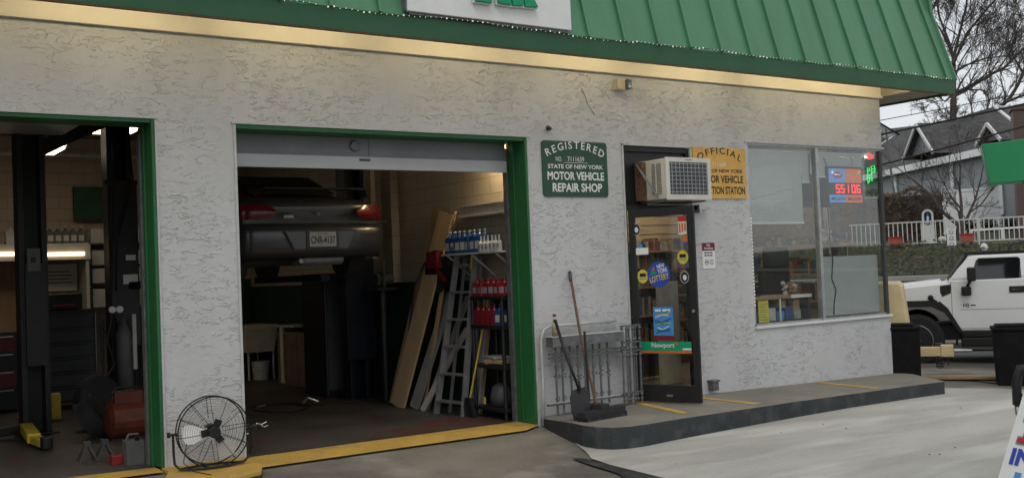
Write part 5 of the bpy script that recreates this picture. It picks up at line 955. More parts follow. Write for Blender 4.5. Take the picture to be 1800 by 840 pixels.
for sg_ in (1, -1):
    on_side([(-.92, 1.50), (-1.02, 1.83), (-1.07, 1.87), (-1.68, 1.87), (-1.72, 1.84), (-1.72, 1.52), (-1.68, 1.48), (-.94, 1.48)], 'dark_glass', 'window', sgn=sg_)
    on_side([(-1.98, 1.52), (-1.98, 1.84), (-2.02, 1.87), (-2.75, 1.87), (-2.80, 1.84), (-2.80, 1.52), (-2.76, 1.48), (-2.02, 1.48)], 'dark_glass', 'window', sgn=sg_)
    on_side([(-2.98, 1.52), (-2.98, 1.87), (-3.6, 1.87), (-3.82, 1.52)], 'dark_glass', 'window', sgn=sg_)
    mb = MB('suv_black'); mb.X = Matrix.Translation((0, -1.0, 0))
    for x0, x1 in ((-1.862, -1.856), (-.602, -.596)): mb.bx(x0, x1, sg_*1.001-.002, sg_*1.001+.002, .658, 1.47)
    mb.bx(-1.86, -.60, sg_*1.001-.002, sg_*1.001+.002, .655, .661); mb.build('door_seam', H2, world=False); mb = MB('ink_grey'); mb.X = Matrix.Translation((0, -1.0, 0)); mb.bx(-1.8, -.72, sg_*1.003-.002, sg_*1.003+.002, .985, .992); mb.build('door_crease', H2, world=False)
    mb = MB('suv_black'); mb.X = Matrix.Translation((0, -1.0, 0)); mb.bx(-1.76, -1.52, sg_*1.004-.008, sg_*1.004+.008, 1.26, 1.37); mb.use('chrome'); mb.bx(-1.73, -1.56, sg_*1.015-.006, sg_*1.015+.006, 1.295, 1.335); mb.build('door_handle', H2, world=False)
    for cx in (0, -3.12):
        mb = MB('suv_black'); mb.X = Matrix.Translation((0, -1.0, 0)); o_ = [(cx+.78, .56), (cx+.53, 1.02), (cx+.29, 1.16), (cx-.29, 1.16), (cx-.53, 1.02), (cx-.78, .56)]; a_ = arch(cx)
        for i in range(5):
            q = [o_[i], o_[i+1], a_[i+1], a_[i]]; y0, y1 = sg_*.94, sg_*1.05; a_ = [(cx+(a-cx)*.985, b-.012) for a, b in arch(cx)] if i == 0 else a_; q = [o_[i], o_[i+1], a_[i+1], a_[i]]; mb.add([(a, sg_*.5, b) for a, b in a_[i:i+2]]+[(a, y1, b) for a, b in a_[i:i+2]], [(0, 1, 3, 2)]); mb.add([(a, y0, b) for a, b in q]+[(a, y1, b) for a, b in q], [(0, 1, 2, 3), (4, 5, 6, 7), (0, 1, 5, 4), (2, 3, 7, 6)])
        mb.build('wheel_flare', H2, world=False)
        wh = MB('rubber'); wh.lathe((cx, sg_*.87-1.0, .46), [(.28, -.15), (.40, -.15), (.46, -.11), (.465, 0), (.46, .11), (.40, .15), (.28, .15)], 36, 'Y')
        WH = wh.build('wheel', H2, world=False)
        mb = MB('steel'); mb.lathe((cx, sg_*.87-1.0, .46), [(.28, -.14), (.28, .14)], 28, 'Y')
        for k_ in range(7): a = 2*math.pi*k_/7; mb.beam((cx, sg_*1.0-1.0, .46), (cx+.27*math.cos(a), sg_*1.0-1.0, .46+.27*math.sin(a)), .05, .03, (0, 1, 0))
        mb.tube([(cx+.27*math.cos(2*math.pi*i/24), sg_*1.01-1.0, .46+.27*math.sin(2*math.pi*i/24)) for i in range(24)], .014, 5, closed=True); mb.cyl((cx, sg_*.9-1, .46), (cx, sg_*1.03-1, .46), .06); mb.build('rim', WH, world=False)
    mb = MB('suv_black'); mb.X = Matrix.Translation((0, -1.0, 0)); mb.box((-.93, sg_*1.16, 1.60), (.14, .16, .24)); mb.box((-.84, sg_*1.08, 1.31), (.16, .12, .16)); mb.beam((-.85, sg_*1.1, 1.38), (-.92, sg_*1.12, 1.5), .05, .05); mb.build('mirror', H2, .03, world=False)
mb = MB('windscreen'); mb.X = Matrix.Translation((0, -1.0, 0)); mb.add([(-.555, -.86, 1.50), (-.555, .86, 1.50), (-.85, .78, 1.925), (-.85, -.78, 1.925)], [(0, 1, 2, 3)]); mb.build('windscreen', H2, world=False)
mb = MB('suv_black'); mb.X = Matrix.Translation((0, -1.0, 0)); mb.bx(-2.44, -.72, -1.02, -.9, .34, .50); mb.bx(-2.44, -.72, .9, 1.04, .34, .50); mb.bx(-2.44, -.72, -1.0, 1.0, .50, .62); mb.bx(.95, 1.1, -1.0, 1.0, .5, .8); mb.bx(-4.2, -4.05, -1.0, 1.0, .5, .8)
mb.bx(-3.6, .7, -.8, .8, .45, .7); mb.build('side_step', H2, .02, world=False)
mb = MB('suv_black'); mb.X = Matrix.Translation((0, -1.0, 0)); mb.prism([(-.42, 1.30), (-.42, 1.41), (-.60, 1.43), (-.59, 1.28), (-.45, 1.22)], lambda a, b: (a, 1.002, b), lambda a, b: (a, 1.008, b)); mb.beam((-.26, 1.03, 1.20), (-.50, 1.03, 1.00), .05, .05, (0, 1, 0)); mb.ball((-.26, 1.03, 1.21), .05, n=8); mb.beam((-.38, 1.035, 1.12), (-.52, 1.035, .98), .07, .05, (0, 1, 0)); mb.build('hood_latch', H2, world=False)
mb = MB('suv_black'); mb.X = Matrix.Translation((0, -1.0, 0)); mb.beam((-.60, .93, 1.53), (-.90, .87, 1.96), .05, .05, (0, 1, 0)); mb.bx(-3.6, -.88, .80, .88, 1.93, 1.975); mb.bx(-3.6, -.88, -.88, -.80, 1.93, 1.975)
for x in (-.95, -1.7, -2.5, -3.3): mb.bx(x-.03, x, -.8, .8, 1.94, 1.97)
mb.tube([(-1.55, .6, 1.96), (-1.6, .6, 2.08), (-1.8, .6, 2.12), (-2.2, .6, 2.12)], .02); mb.build('roof_rack', H2, world=False)
mb = MB('chrome'); mb.X = Matrix.Translation((0, -1.0, 0)); mb.use('ink_black'); mb.text('H2', (-.78, 1.004, 1.03), .10, .06, U=(-1, 0, 0), bold=.03); mb.bx(-.98, -.90, 1.002, 1.006, 1.05, 1.07); mb.build('badge', H2, world=False)

# green canopy sign on its column
p = st(17.6, -1.62); t = thing('canopy_sign', 'bright green box sign on a black column at the right edge', 'sign', (p.x, p.y, -.25), R(124))
mb = MB('canopy_green'); mb.prism([(.70, 2.90), (.79, 3.50), (-1.3, 3.62), (-1.3, 2.96)], lambda a, b: (a, -.25, b), lambda a, b: (a, .35, b)); mb.build('panel', t, .01, world=False)
mb = MB('black'); mb.bx(-.28, .22, -.12, .12, .0, 2.94); mb.build('column', t, .01, world=False)
# fuel nozzle hanging from the pump just outside
pp = st(8.75, -.92, 0); pz = gz(pp.x, pp.y)
t = thing('fuel_pump', 'fuel pump with black hose and nozzle at the right edge', 'fuel pump', (pp.x, pp.y, pz), R(124))
mb = MB('white_paint'); mb.bx(-.65, -.1, -.3, .3, 0, 1.6); mb.use('canopy_green'); mb.bx(-.65, -.1, -.301, .301, 1.601, 1.9); mb.build('cabinet', t, .02, world=False)
mb = MB('cable'); mb.tube([(-.12, .32, 1.2), (.10, .33, 1.10), (.30, .33, .98), (.355, .33, .90)], .02, 8); mb.tube([(.0, .33, .75), (.14, .33, .70), (.25, .33, .68), (.30, .33, .66)], .016, 8); mb.build('hose', t, world=False, smooth=True)
mb = MB('black'); mb.tube([(.20, .33, .97), (.345, .33, .955), (.37, .33, .86), (.375, .33, .70)], [.028, .036, .034, .03], 8); mb.tube([(.35, .33, .78), (.28, .33, .70), (.2, .33, .70)], .012, 6); mb.use('steel'); mb.tube([(.375, .33, .70), (.375, .33, .64), (.325, .33, .53)], [.017, .016, .012], 8); mb.build('nozzle', t, world=False, smooth=True)
# sandwich board in the corner
ab = Vector((3.96, -7.28, -.04)); t = thing('sandwich_board', 'white sandwich board with blue and red lettering at the bottom right corner', 'sign board', ab)
hh = Vector((-.265, -.964, 0)); nn = Vector((-.964, .265, 0)); lean = R(25)
upv = (Vector((0, 0, 1))*math.cos(lean)-nn*math.sin(lean)); nrm = hh.cross(upv).normalized()
if nrm.dot(nn) < 0: nrm = -nrm
c0 = Vector((3.50, -7.10, .0))
def bd(mb, a0, a1, b0, b1, off, th=.006): mb.add([c0+hh*a+upv*b+nrm*o_ for o_ in (off, off-th) for a, b in ((a0, b0), (a1, b0), (a1, b1), (a0, b1))], [(0, 1, 2, 3), (4, 5, 6, 7), (0, 1, 5, 4), (1, 2, 6, 5), (2, 3, 7, 6), (3, 0, 4, 7)])
mb = MB('sign_white'); bd(mb, 0, .62, 0, 1.25, 0, .03); mb.build('front_panel', t)
mb = MB('ink_blue'); mb.text('IN', c0+hh*.032+upv*.915+nrm*.003, .105, .066, U=hh, V=upv, bold=.04); mb.use('ink_sky'); mb.text('I', c0+hh*.075+upv*.82+nrm*.003, .03, .07, U=hh, V=upv, bold=.04); mb.use('ink_grey')
for a0, a1, b0, b1 in ((.045, .135, 1.005, 1.022), (.07, .11, 1.01, 1.11), (.05, .11, 1.095, 1.112)): bd(mb, a0-.008, a1+.008, b0-.008, b1+.008, .004, .002)
mb.use('ink_red')
for a0, a1, b0, b1 in ((.045, .135, 1.005, 1.022), (.07, .11, 1.01, 1.11), (.05, .11, 1.095, 1.112)): bd(mb, a0, a1, b0, b1, .008+.001*b0, .002)
mb.build('lettering', t)
mb = MB('sign_white'); off = -nn*1.06
mb.add([c0+off+hh*a+(Vector((0, 0, 1))*math.cos(lean)+nn*math.sin(lean))*b for a, b in ((0, 0), (.62, 0), (.62, 1.25), (0, 1.25))]+[c0+off+nn*.03+hh*a+(Vector((0, 0, 1))*math.cos(lean)+nn*math.sin(lean))*b for a, b in ((0, 0), (.62, 0), (.62, 1.22), (0, 1.22))], [(0, 1, 2, 3), (4, 5, 6, 7), (0, 1, 5, 4), (1, 2, 6, 5), (2, 3, 7, 6), (3, 0, 4, 7)]); mb.build('rear_panel', t)

# ------------------------------------------------------------------ across the street
t = thing('retaining_wall', 'low stone retaining wall along the far side of the street', 'wall', st(24.35, 0, -.2))
mb = MB('wall_stone'); a, b, c, e = st(24.28, -40), st(24.28, 40), st(24.6, 40), st(24.6, -40)
mb.add([(q.x, q.y, z) for z in (-.3, 1.08) for q in (a, b, c, e)], [(0, 1, 2, 3), (4, 5, 6, 7), (0, 1, 5, 4), (1, 2, 6, 5), (2, 3, 7, 6), (3, 0, 4, 7)]); mb.build('face', t)
mb = MB('coping'); a, b, c, e = st(24.2, -40), st(24.2, 40), st(24.7, 40), st(24.7, -40)
mb.add([(q.x, q.y, z) for z in (1.082, 1.18) for q in (a, b, c, e)], [(0, 1, 2, 3), (4, 5, 6, 7), (0, 1, 5, 4), (1, 2, 6, 5), (2, 3, 7, 6), (3, 0, 4, 7)]); mb.build('coping', t)
# ground cover on the slope
def leafcloud(name, mats, n, fn, size, label=None):
    m_ = MB(mats[0])
    for _ in range(n):
        p = Vector(fn()); m_.use(random.choice(mats)); a = Vector((random.gauss(0, 1), random.gauss(0, 1), random.gauss(0, 1))).normalized(); b = a.orthogonal().normalized(); s_ = size*random.uniform(.5, 1.4)
        m_.quad(p-a*s_, p+b*s_*.6, p+a*s_, p-b*s_*.6)
    return m_.build(name)
def onslope():
    s = random.uniform(24.8, 30.0); t_ = random.uniform(-6, 6); p = st(s, t_); n_ = .12*math.sin(t_*.9+s*1.7)+.07*math.sin(t_*2.3-s); return (p.x, p.y, hill(s)+n_*.5+random.uniform(0, .13))
o = leafcloud('ground_cover', ['leaf', 'leaf', 'leaf_dry', 'leaf_evergreen'], 9000, onslope, .05); o['kind'] = 'stuff'; tag(o, 'green and brown ground cover on the slope below the white railing', 'ground cover')
# white railing
t = thing('railing', 'white metal railing on top of the slope', 'railing', st(30, 0, 1.9))
mb = MB('rail_white')
for z in (1.93, 2.50): mb.beam(st(30, -9, z), st(30, 1.95, z), .035, .03)
mb.build('rail', t)
mb = MB('rail_white'); x = -9
while x < 1.95: mb.beam(st(30, x, 1.93), st(30, x, 2.5), .018, .018, (1, 0, 0)); x += .117
mb.build('pickets', t)
for i in range(5): q = -8.2+i*2.36-.13; mb = MB('rail_white'); mb.beam(st(30, q, 1.80), st(30, q, 2.53), .045, .045, (1, 0, 0)); mb.build('post', t)
for s_, t_, lb in ((29.85, .78, 'red planter box on the railing near the building corner'), (29.85, -.97, 'red planter box on the railing below the small bare tree')):
    q = thing('planter_box', lb, 'planter', st(s_, t_, 1.93), R(124), 'planter boxes on the railing'); mb = MB('terracotta'); mb.bx(-.16, .16, -.09, .09, .0, .17); mb.use('ink_red'); mb.bx(-.19, .19, -.11, .11, .17, .20); mb.build('box', q, world=False)
mb = MB('white_paint'); c = st(28.9, -1.32, 1.72); mb.ball(c+Vector((0, 0, 0)), .10, .10, .14); mb.use('leaf_dry'); mb.cyl(c-Vector((0, 0, .3)), c-Vector((0, 0, .08)), .05); tag(mb.build('garden_ornament'), 'small pale ornament on the slope above the off roader roof', 'ornament')
mb = MB('white_paint'); c = st(30.4, -.38, 2.02); mb.ball(c, .09, .13, .08); mb.ball(c+Vector((.05, -.06, .14)), .045, n=6); tag(mb.build('garden_goose'), 'little white goose ornament behind the railing', 'ornament')
p = st(22.5, -.45); t = thing('street_sign', 'white parking rules sign on a thin post before the slope', 'sign', (p.x, p.y, -.16), R(34))
mb = MB('grey_metal'); mb.use('dark_grey'); mb.bx(-.02, .02, -.02, .02, 0, 2.25); mb.build('post', t, world=False); mb = MB('sign_white'); mb.bx(-.036, -.03, -.08, .08, 1.95, 2.28); mb.use('ink_grey')
for z in (2.22, 2.10, 1.98): n = 12; mb.tube([(-.04, .04*math.cos(2*math.pi*i/n), z+.03*math.sin(2*math.pi*i/n)) for i in range(n)], .007, 4, closed=True); mb.bx(-.04, -.037, -.06, .06, z-.05, z-.043)
mb.build('plate', t, world=False)
# shrine niche
t = thing('shrine', 'white arched garden shrine with a blue figure on the dark bank', 'shrine', st(33.2, -.05, 1.93), R(34))
sh_o = (0, .36)
mb = MB('white_paint'); n = 14; arc_ = [(.16*math.cos(math.pi*i/n), .30+.16*math.sin(math.pi*i/n)) for i in range(n+1)]; inn = [(.10*math.cos(math.pi*i/n), .30+.10*math.sin(math.pi*i/n)) for i in range(n+1)]
outp = [(.16, 0)]+arc_+[(-.16, 0)]; inp = [(.10, 0)]+inn+[(-.10, 0)]; off_y = 0.
for i in range(len(outp)-1): q = [outp[i], outp[i+1], inp[i+1], inp[i]]; mb.add([(x_, a+off_y, b+.55) for x_ in (-.12, .12) for a, b in q], [(0, 1, 2, 3), (4, 5, 6, 7), (0, 1, 5, 4), (2, 3, 7, 6)])
mb.use('ink_sky'); mb.bx(.10, .115, -.11+off_y, .11+off_y, .0, .9); mb.use('white_paint'); mb.bx(-.12, .12, -.17+off_y, .17+off_y, .0, .55); mb.build('niche', t, world=False)
mb = MB('ink_blue'); mb.lathe((0, off_y, .56), [(.07, 0), (.055, .2), (.04, .27), (.02, .30)], 10); mb.use('sign_white'); mb.lathe((-.03, off_y, .58), [(.045, 0), (.035, .2), (.015, .25)], 8); mb.use('beige_plastic'); mb.ball((0, off_y, .88), .035, n=8); mb.build('figure', t, world=False, smooth=True)
# dark bank of clipped, leafless hedge
def onhedge():
    t_ = random.uniform(-.5, 6); f = min(1, max(0, (t_+.5)/1.2)); top = 3.35+.22*math.sin(f*2)-.06*max(0, t_-1.5)+.1*math.sin(t_*5); q = random.random(); s = random.choice((random.uniform(34, 34.4), 34+random.uniform(0, 1.4))); p = st(s, t_); return (p.x, p.y, 2.0+(top-2.0)*(q if s < 34.4 else 1)+random.uniform(-.04, .08))
t = thing('hedge', 'dark brown leafless hedge bank left of the white fence', 'hedge', st(34.5, 2, 2.0))
mb = MB('hedge_brown'); q = [-.48, 0, .8, 1.6, 3, 4.5, 6]
for a, b in zip(q, q[1:]):
    za, zb_ = 3.25+.18*math.sin(min(1, (a+.9)/1.2)*2)-.06*max(0, a-1.5), 3.25+.18*math.sin(min(1, (b+.9)/1.2)*2)-.06*max(0, b-1.5)
    P_ = [st(34.15, a), st(34.15, b), st(35.4, b), st(35.4, a)]; mb.add([(p.x, p.y, 1.9) for p in P_]+[(P_[0].x, P_[0].y, za), (P_[1].x, P_[1].y, zb_), (P_[2].x, P_[2].y, zb_), (P_[3].x, P_[3].y, za)], [(0, 1, 5, 4), (4, 5, 6, 7), (2, 3, 7, 6), (0, 3, 7, 4), (1, 2, 6, 5)])
mb.build('mass', t); o = leafcloud('twigs', ['hedge_brown', 'leaf_dry', 'bark_brown'], 5200, onhedge, .06); o.parent = t; o.location = -ORG[t]
# white vinyl fence
t = thing('garden_fence', 'tall white vinyl fence behind the bare garden tree', 'fence', st(37, -2, 2.2))
mb = MB('vinyl_white'); mb.beam(st(37, -.57, 2.9), st(37, -2.72, 2.92), .05, 1.45); mb.build('panel', t)
mb = MB('vinyl_white'); mb.beam(st(37, -.56, 3.63), st(37, -2.72, 3.66), .09, .09); mb.build('rail', t)
for q in (-.57, -2.72): mb = MB('vinyl_white'); p = st(37, q); mb.box((p.x, p.y, 3.0), (.13, .13, 1.5), zrot(R(34))); mb.box((p.x, p.y, 3.77), (.17, .17, .05), zrot(R(34))); mb.build('post', t)
t = thing('garden_fence', 'low white garden rail in front of the tall white fence', 'fence', st(33, -3, 2.0))
mb = MB('vinyl_white'); mb.beam(st(33, -1.2, 2.27), st(33, -3.6, 2.30), .05, .05); mb.build('rail', t)
for i in range(4): mb = MB('vinyl_white'); mb.beam(st(33, -1.2-.8*i, 1.98), st(33, -1.2-.8*i, 2.3), .05, .05, (1, 0, 0)); mb.build('post', t)
for i, (q, r_) in enumerate(((-.90, .18), (-1.42, .2), (-2.0, .2), (-2.5, .26))):
    c = st(36.2, q-.4, 2.45); o = leafcloud('small_shrub', ['leaf_evergreen', 'leaf'], 420, lambda: (c.x+random.gauss(0, r_*.5), c.y+random.gauss(0, r_*.5), c.z+random.gauss(0, .09)), .05)
    tag(o, ['small round evergreen shrub beside the bare tree trunk', 'second low evergreen shrub before the white fence', 'third low evergreen shrub before the white fence', 'widest evergreen shrub at the right of the white fence'][i], 'shrub', 'shrubs before the white fence')
# houses
def house(name, label, s0, t0, s1, t1, depth, zb, ze, zr, wall, over=.35, hip=0., trim='vinyl_white', group='houses behind the street'):
    """eave wall runs (s0,t0)->(s1,t1); roof ridge parallel, behind it"""
    a, b = st(s0, t0), st(s1, t1); ax = (b-a).normalized(); bk = Vector((-ax.y, ax.x, 0))
    if bk.dot(Vector((SN.x, SN.y, 0))) < 0: bk = -bk
    t = thing(name, label, 'house', (a.x, a.y, zb), 0, group)
    Lh = (b-a).length; c, e = b+bk*depth, a+bk*depth; r0, r1 = (a+e)/2, (b+c)/2
    mb = MB(wall); z3 = lambda p, z: (p.x, p.y, z)
    mb.add([z3(a, zb), z3(b, zb), z3(c, zb), z3(e, zb), z3(a, ze), z3(b, ze), z3(c, ze), z3(e, ze), z3(r0, zr-.06), z3(r1, zr-.06 if not hip else ze)], [(0, 1, 5, 4), (1, 2, 6, 9, 5), (2, 3, 7, 6), (3, 0, 4, 8, 7)]); mb.build('wall', t)
    mb = MB('roof_shingle'); k_ = over/(depth/2)*(zr-ze); a2, b2, c2, e2 = a-bk*over-ax*over, b-bk*over+ax*over, c+bk*over+ax*over, e+bk*over-ax*over; R0, R1 = r0-ax*over, r1+ax*over-ax*hip
    mb.add([z3(a2, ze-k_), z3(b2, ze-k_), z3(R1, zr), z3(R0, zr), z3(c2, ze-k_), z3(e2, ze-k_), z3(a2, ze-k_-.1), z3(b2, ze-k_-.1), z3(R1, zr-.1), z3(R0, zr-.1), z3(c2, ze-k_-.1), z3(e2, ze-k_-.1)], [(0, 1, 2, 3), (3, 2, 4, 5), (6, 7, 8, 9), (9, 8, 10, 11), (1, 4, 2)]); rf = mb.build('roof', t)
    mb = MB(trim); mb.beam(z3(a2, ze-k_-.08), z3(b2, ze-k_-.08), .06, .24)
    for (p_, q_) in ((a2, R0), (e2, R0), (b2, R1), (c2, R1)): mb.beam(z3(p_, ze-k_-.05), z3(q_, zr-.05), .07, .2)
    mb.build('trim', t); return t, rf, a, ax, bk
HZ = (45, .85+.6, 38, -1.5)
t, rf, a, ax, bk = house('grey_house', 'grey sided house with dark shingle roof and white gable trim', 50, 4.0, 35, -3.2, 6.5, 2.4, 5.15, 7.1, 'siding_grey', hip=8.5)
def cross_gable(t, c, w_, zb, za, depth):
    """small gable facing the street on the eave side"""
    l, r_, p = c-ax*w_/2, c+ax*w_/2, c; fr = -bk*.5
    mb = MB('siding_grey'); mb.add([(l+fr).to_tuple()[:2]+(zb,), (r_+fr).to_tuple()[:2]+(zb,), (p+fr).to_tuple()[:2]+(za,)], [(0, 1, 2)]); mb.build('gable_wall', t)
    mb = MB('roof_shingle'); f2 = fr*1.6; B_ = bk*depth; P3 = lambda q, z: (q.x, q.y, z)
    mb.add([P3(l+f2, zb-.1), P3(p+f2, za+.05), P3(p+B_, za+.05), P3(l+B_, zb-.1), P3(r_+f2, zb-.1), P3(r_+B_, zb-.1)], [(0, 1, 2, 3), (1, 4, 5, 2)]); mb.build('gable_roof', t)
    mb = MB('rail_white'); mb.beam(P3(l+f2, zb-.1), P3(p+f2, za), .06, .10); mb.beam(P3(p+f2, za), P3(r_+f2, zb-.1), .06, .10); mb.build('rake', t)
cross_gable(t, a+ax*10.5, 2.4, 5.2, 6.25, 2.2); cross_gable(t, a+ax*15.3, 1.5, 5.1, 5.6, 1.8)
for q in (7.0, 11.5, 14.6): p = a+ax*q-bk*.05; mb = MB('vinyl_white'); mb.beam((p.x, p.y, 2.8), (p.x, p.y, 5.0), .12, .12, (1, 0, 0)); mb.build('corner_board', t)
p = a+ax*9.4+bk*4.3; mb = MB('brick'); mb.box((p.x, p.y, 6.9), (.42, .42, 1.1), zrot(R(34))); mb.box((p.x, p.y, 7.48), (.5, .5, .08), zrot(R(34))); mb.build('chimney', rf)
house('white_house', 'white gabled house peeking above the grey roof', 60, 6.5, 58, 1.0, 8, 3, 7.3, 8.7, 'siding_white', .3)
# front-facing white gable
c = st(60.5, 2.6); t = thing('white_gable_house', 'small white gable with a vent seen beside the building corner', 'house', (c.x, c.y, 3), R(34))
mb = MB('siding_white'); mb.prism([(-1.7, 0), (1.7, 0), (1.7, 4.9), (0, 6.15), (-1.7, 4.9)], lambda a_, b_: (0, a_, b_), lambda a_, b_: (6, a_, b_)); mb.build('wall', t, world=False)
mb = MB('roof_shingle'); mb.add([(-.3, -2.0, 4.75), (-.3, 0, 6.25), (6.2, 0, 6.25), (6.2, -2.0, 4.75), (-.3, 2.0, 4.75), (6.2, 2.0, 4.75)], [(0, 1, 2, 3), (1, 4, 5, 2)]); mb.build('roof', t, world=False)
mb = MB('ink_grey'); mb.bx(-.03, .0, -.2, .2, 4.9, 5.4); mb.build('vent', t, world=False)
p = st(33.5, -2.72); t = thing('brick_chimney_house', 'dark brick chimney stack rising behind the green sign', 'chimney', (p.x, p.y, 2), R(34))
mb = MB('brick'); mb.bx(-.45, .45, -1.3, .28, 0, 3.62); mb.build('stack', t, world=False); mb = MB('brick'); mb.bx(-.5, .5, -1.35, .33, 3.622, 3.74); mb.build('cap', t, world=False)
# distant wood line so the horizon is closed
t = thing('utility_mast', 'thin dark service mast before the grey house', 'pole', st(40, .9, 2.4)); mb = MB('grey_metal'); mb.tube([st(40, .78, 2.4), st(40, 1.05, 4.2), st(40, 1.18, 6.2)], .045, 6); mb.build('pole', t)

# ------------------------------------------------------------------ bare trees
def tree_mesh(mb, p, dir_, length, rad, depth, rng, spread=.55, up=.12, sub=(2, 3), rmin=.006, bend=.22):
    n = 5; pts = [p.copy()]; rs = [rad]; dcur = dir_.normalized(); q = p.copy(); kids = []
    for i in range(1, n+1):
        dcur = (dcur+Vector((rng.gauss(0, bend*.5), rng.gauss(0, bend*.5), rng.gauss(0, bend*.4)+up*.3))).normalized(); q = q+dcur*length/n; f = i/n
        pts.append(q.copy()); rs.append(max(rmin, rad*(1-.52*f)))
        if depth > 0 and i >= 2 and rng.random() < .52: kids.append((q.copy(), dcur.copy(), rs[-1]*rng.uniform(.5, .75), .62*(1-.35*f)+.12))
    mb.tube(pts, rs, 6 if rad > .06 else (4 if rad > .02 else 3), cap=False)
    if depth <= 0: return
    for k_ in range(rng.randint(*sub)): kids.append((q.copy(), dcur.copy(), rs[-1]*rng.uniform(.7, .95), rng.uniform(.65, .85)))
    for (kp, kd, kr, kl) in kids:
        ax_ = kd.orthogonal().normalized(); ax_.rotate(Matrix.Rotation(rng.uniform(0, 2*math.pi), 3, kd)); nd = kd.copy(); nd.rotate(Matrix.Rotation(rng.uniform(.5, 1.3)*spread, 3, ax_)); nd.z += up
        tree_mesh(mb, kp, nd.normalized(), length*kl, kr, depth-1, rng, spread, up, sub, rmin, bend)
def limb(mb, pts, r0, r1): n = len(pts); mb.tube(pts, [r0+(r1-r0)*i/(n-1) for i in range(n)], 7, cap=False)
def bare_tree(label, s, base_t, zb, trunk, limbs, seed, k=1., group='bare trees', depth=4):
    """trunk/limbs are given as (across, height) in metres in the tree's own frame; depth wander is added"""
    rng = random.Random(seed); t = thing('bare_tree', label, 'tree', st(s, base_t, zb), 0, group)
    F = lambda a, z, q=0.: st(s+q, base_t-a, z)
    mb = MB('bark'); limb(mb, [F(*p) for p in trunk[0]], trunk[1], trunk[2]); mb.build('trunk', t, smooth=True)
    mb = MB('twig')
    for pts, r0, r1, ln in limbs:
        P3 = [F(*p) for p in pts]; limb(mb, P3, r0, r1)
        for i in range(1, len(P3)):
            for rep in range(2):
                f = rng.random(); c_ = P3[i-1].lerp(P3[i], f); dd = (P3[i]-P3[i-1]).normalized(); ax_ = dd.orthogonal().normalized(); ax_.rotate(Matrix.Rotation(rng.uniform(0, 6.28), 3, dd)); nd = dd.copy(); nd.rotate(Matrix.Rotation(rng.uniform(.5, 1.0), 3, ax_)); nd.z += .1
                rr_ = (r0+(r1-r0)*(i-1+f)/(len(P3)-1))*.5; tree_mesh(mb, c_, nd, ln*rng.uniform(.5, .9), max(rr_, .02), depth-1, rng, rmin=.0075*k, up=.1)
        tree_mesh(mb, P3[-1], P3[-1]-P3[-2], ln*.8, r1, depth, rng, rmin=.0075*k, up=.1)
    mb.build('crown', t, smooth=True); return t
bare_tree('great bare tree towering behind the grey shingle roof', 50, 0, 3.5, ([(1.2, 3.5), (1.27, 6.0), (1.32, 7.4), (1.38, 8.35)], .17, .14),
    [([(1.38, 8.3), (1.43, 9.2), (1.48, 10.2, .2)], 0.122, 0.084, 1.9), ([(1.48, 10.15, .2), (1.35, 10.8, .1), (.98, 12.0, -.2), (.85, 13.3, -.3)], 0.072, 0.035, 1.9),
     ([(1.48, 10.2, .2), (1.75, 11.2, .5), (2.1, 12.4, .6), (2.3, 13.6)], 0.072, 0.035, 1.9), ([(1.46, 9.9), (2.05, 11.1, -.5), (3.0, 12.1, -.8), (3.9, 13.0, -1)], 0.061, 0.028, 1.7),
     ([(1.40, 8.5), (1.9, 8.75, .3), (2.41, 9.05, .4), (2.99, 9.35, .3), (3.5, 9.55, .2), (4.27, 10.3, .2), (5.3, 11.3)], 0.101, 0.032, 1.6),
     ([(1.45, 9.5), (1.9, 9.9, .8), (2.9, 10.2, 1.2), (4.1, 10.3, 1.6)], 0.050, 0.021, 1.4), ([(1.40, 8.6), (1.05, 8.3, .1), (.89, 8.4), (.5, 9.0, -.2)], 0.050, 0.025, .8), ([(1.46, 9.8, .1), (.9, 10.5, .8), (.6, 11.4, 1.0), (.3, 12.4, 1.2)], 0.058, 0.028, 1.5),
     ([(3.2, 9.45, .3), (3.7, 10.1, -.2), (4.0, 11.0, -.4), (4.6, 12.0, -.4)], 0.036, 0.017, 1.3)], 3)
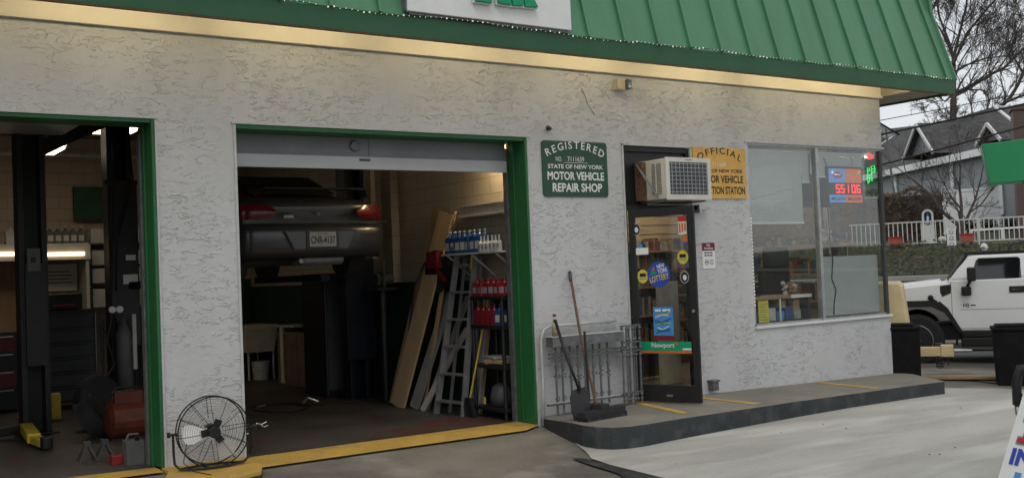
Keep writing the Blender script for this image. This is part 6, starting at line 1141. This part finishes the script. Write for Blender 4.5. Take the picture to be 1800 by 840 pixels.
bare_tree('bare tree with a long limb slanting right above the roofs', 44, 0, 3, ([(.9, 3), (1.2, 5.2), (1.67, 6.2)], .17, .13),
    [([(1.67, 6.2), (2.05, 6.56, .1), (2.56, 6.9, .2), (3.18, 7.4, .2), (3.5, 7.9, .1), (3.8, 8.6)], .11, .05, 1.2), ([(2.05, 6.56), (2.5, 6.5, .3), (3.1, 6.3, .5)], .05, .02, .7), ([(3.0, 7.25), (3.7, 7.5, .2), (4.6, 7.9)], .06, .03, 1.1), ([(1.5, 6.0), (1.3, 6.6, .4), (1.1, 7.0, .6)], .04, .02, .6)], 11)
bare_tree('small spreading bare tree behind the white railing', 33, 0, 1.95, ([(.93, 1.95), (.90, 2.25), (.93, 2.45)], .14, .11),
    [([(.90, 2.4), (.58, 2.72), (.43, 2.86), (.22, 3.28), (-.29, 3.82), (-.5, 4.0)], .065, .02, .8), ([(.93, 2.4), (.97, 3.0), (.95, 3.5), (1.0, 4.1)], .055, .02, .75), ([(.96, 2.4), (1.1, 2.62, .1), (1.35, 3.15, .2), (1.55, 3.8, .2)], .055, .02, .7), ([(.5, 2.8), (.3, 2.85, .3), (-.1, 3.0, .4)], .03, .012, .5), ([(.95, 2.9), (.7, 3.3, .3), (.45, 3.9, .4)], .03, .012, .6), ([(1.2, 2.8), (1.5, 3.0, .3), (1.8, 3.4, .4)], .03, .012, .55)], 21, .6, depth=3)
bare_tree('distant bare tree between the white gable and the great tree', 70, 0, 4, ([(1.2, 4), (1.2, 7.5)], .15, .1), [([(1.2, 7.4), (.9, 8.6), (.6, 9.4)], .07, .03, .9), ([(1.2, 7.4), (1.4, 8.7), (1.6, 9.6)], .07, .03, .9)], 33, 1.2, depth=3)
# overhead wires
for i, (z0, z1, r_, lb) in enumerate([(4.79, 5.12, .010, 'thin overhead wire highest of the three near the roofs'), (4.46, 4.88, .024, 'thick overhead cable crossing above the house gables'), (3.76, 4.39, .020, 'thick overhead cable crossing in front of the grey siding'), (5.95, 6.75, .009, 'thin overhead wire crossing the crown of the great tree')]):
    k_ = (z1-z0)/(-3.04); pts = []
    for q in range(13):
        t_ = 24-4*q; pts.append(st(26, t_, z0+k_*(t_-.88)+.0008*(t_+.6)**2-.002))
    tag(MB('cable').tube(pts, r_, 5).build('overhead_wire'), lb, 'wire', 'overhead wires')
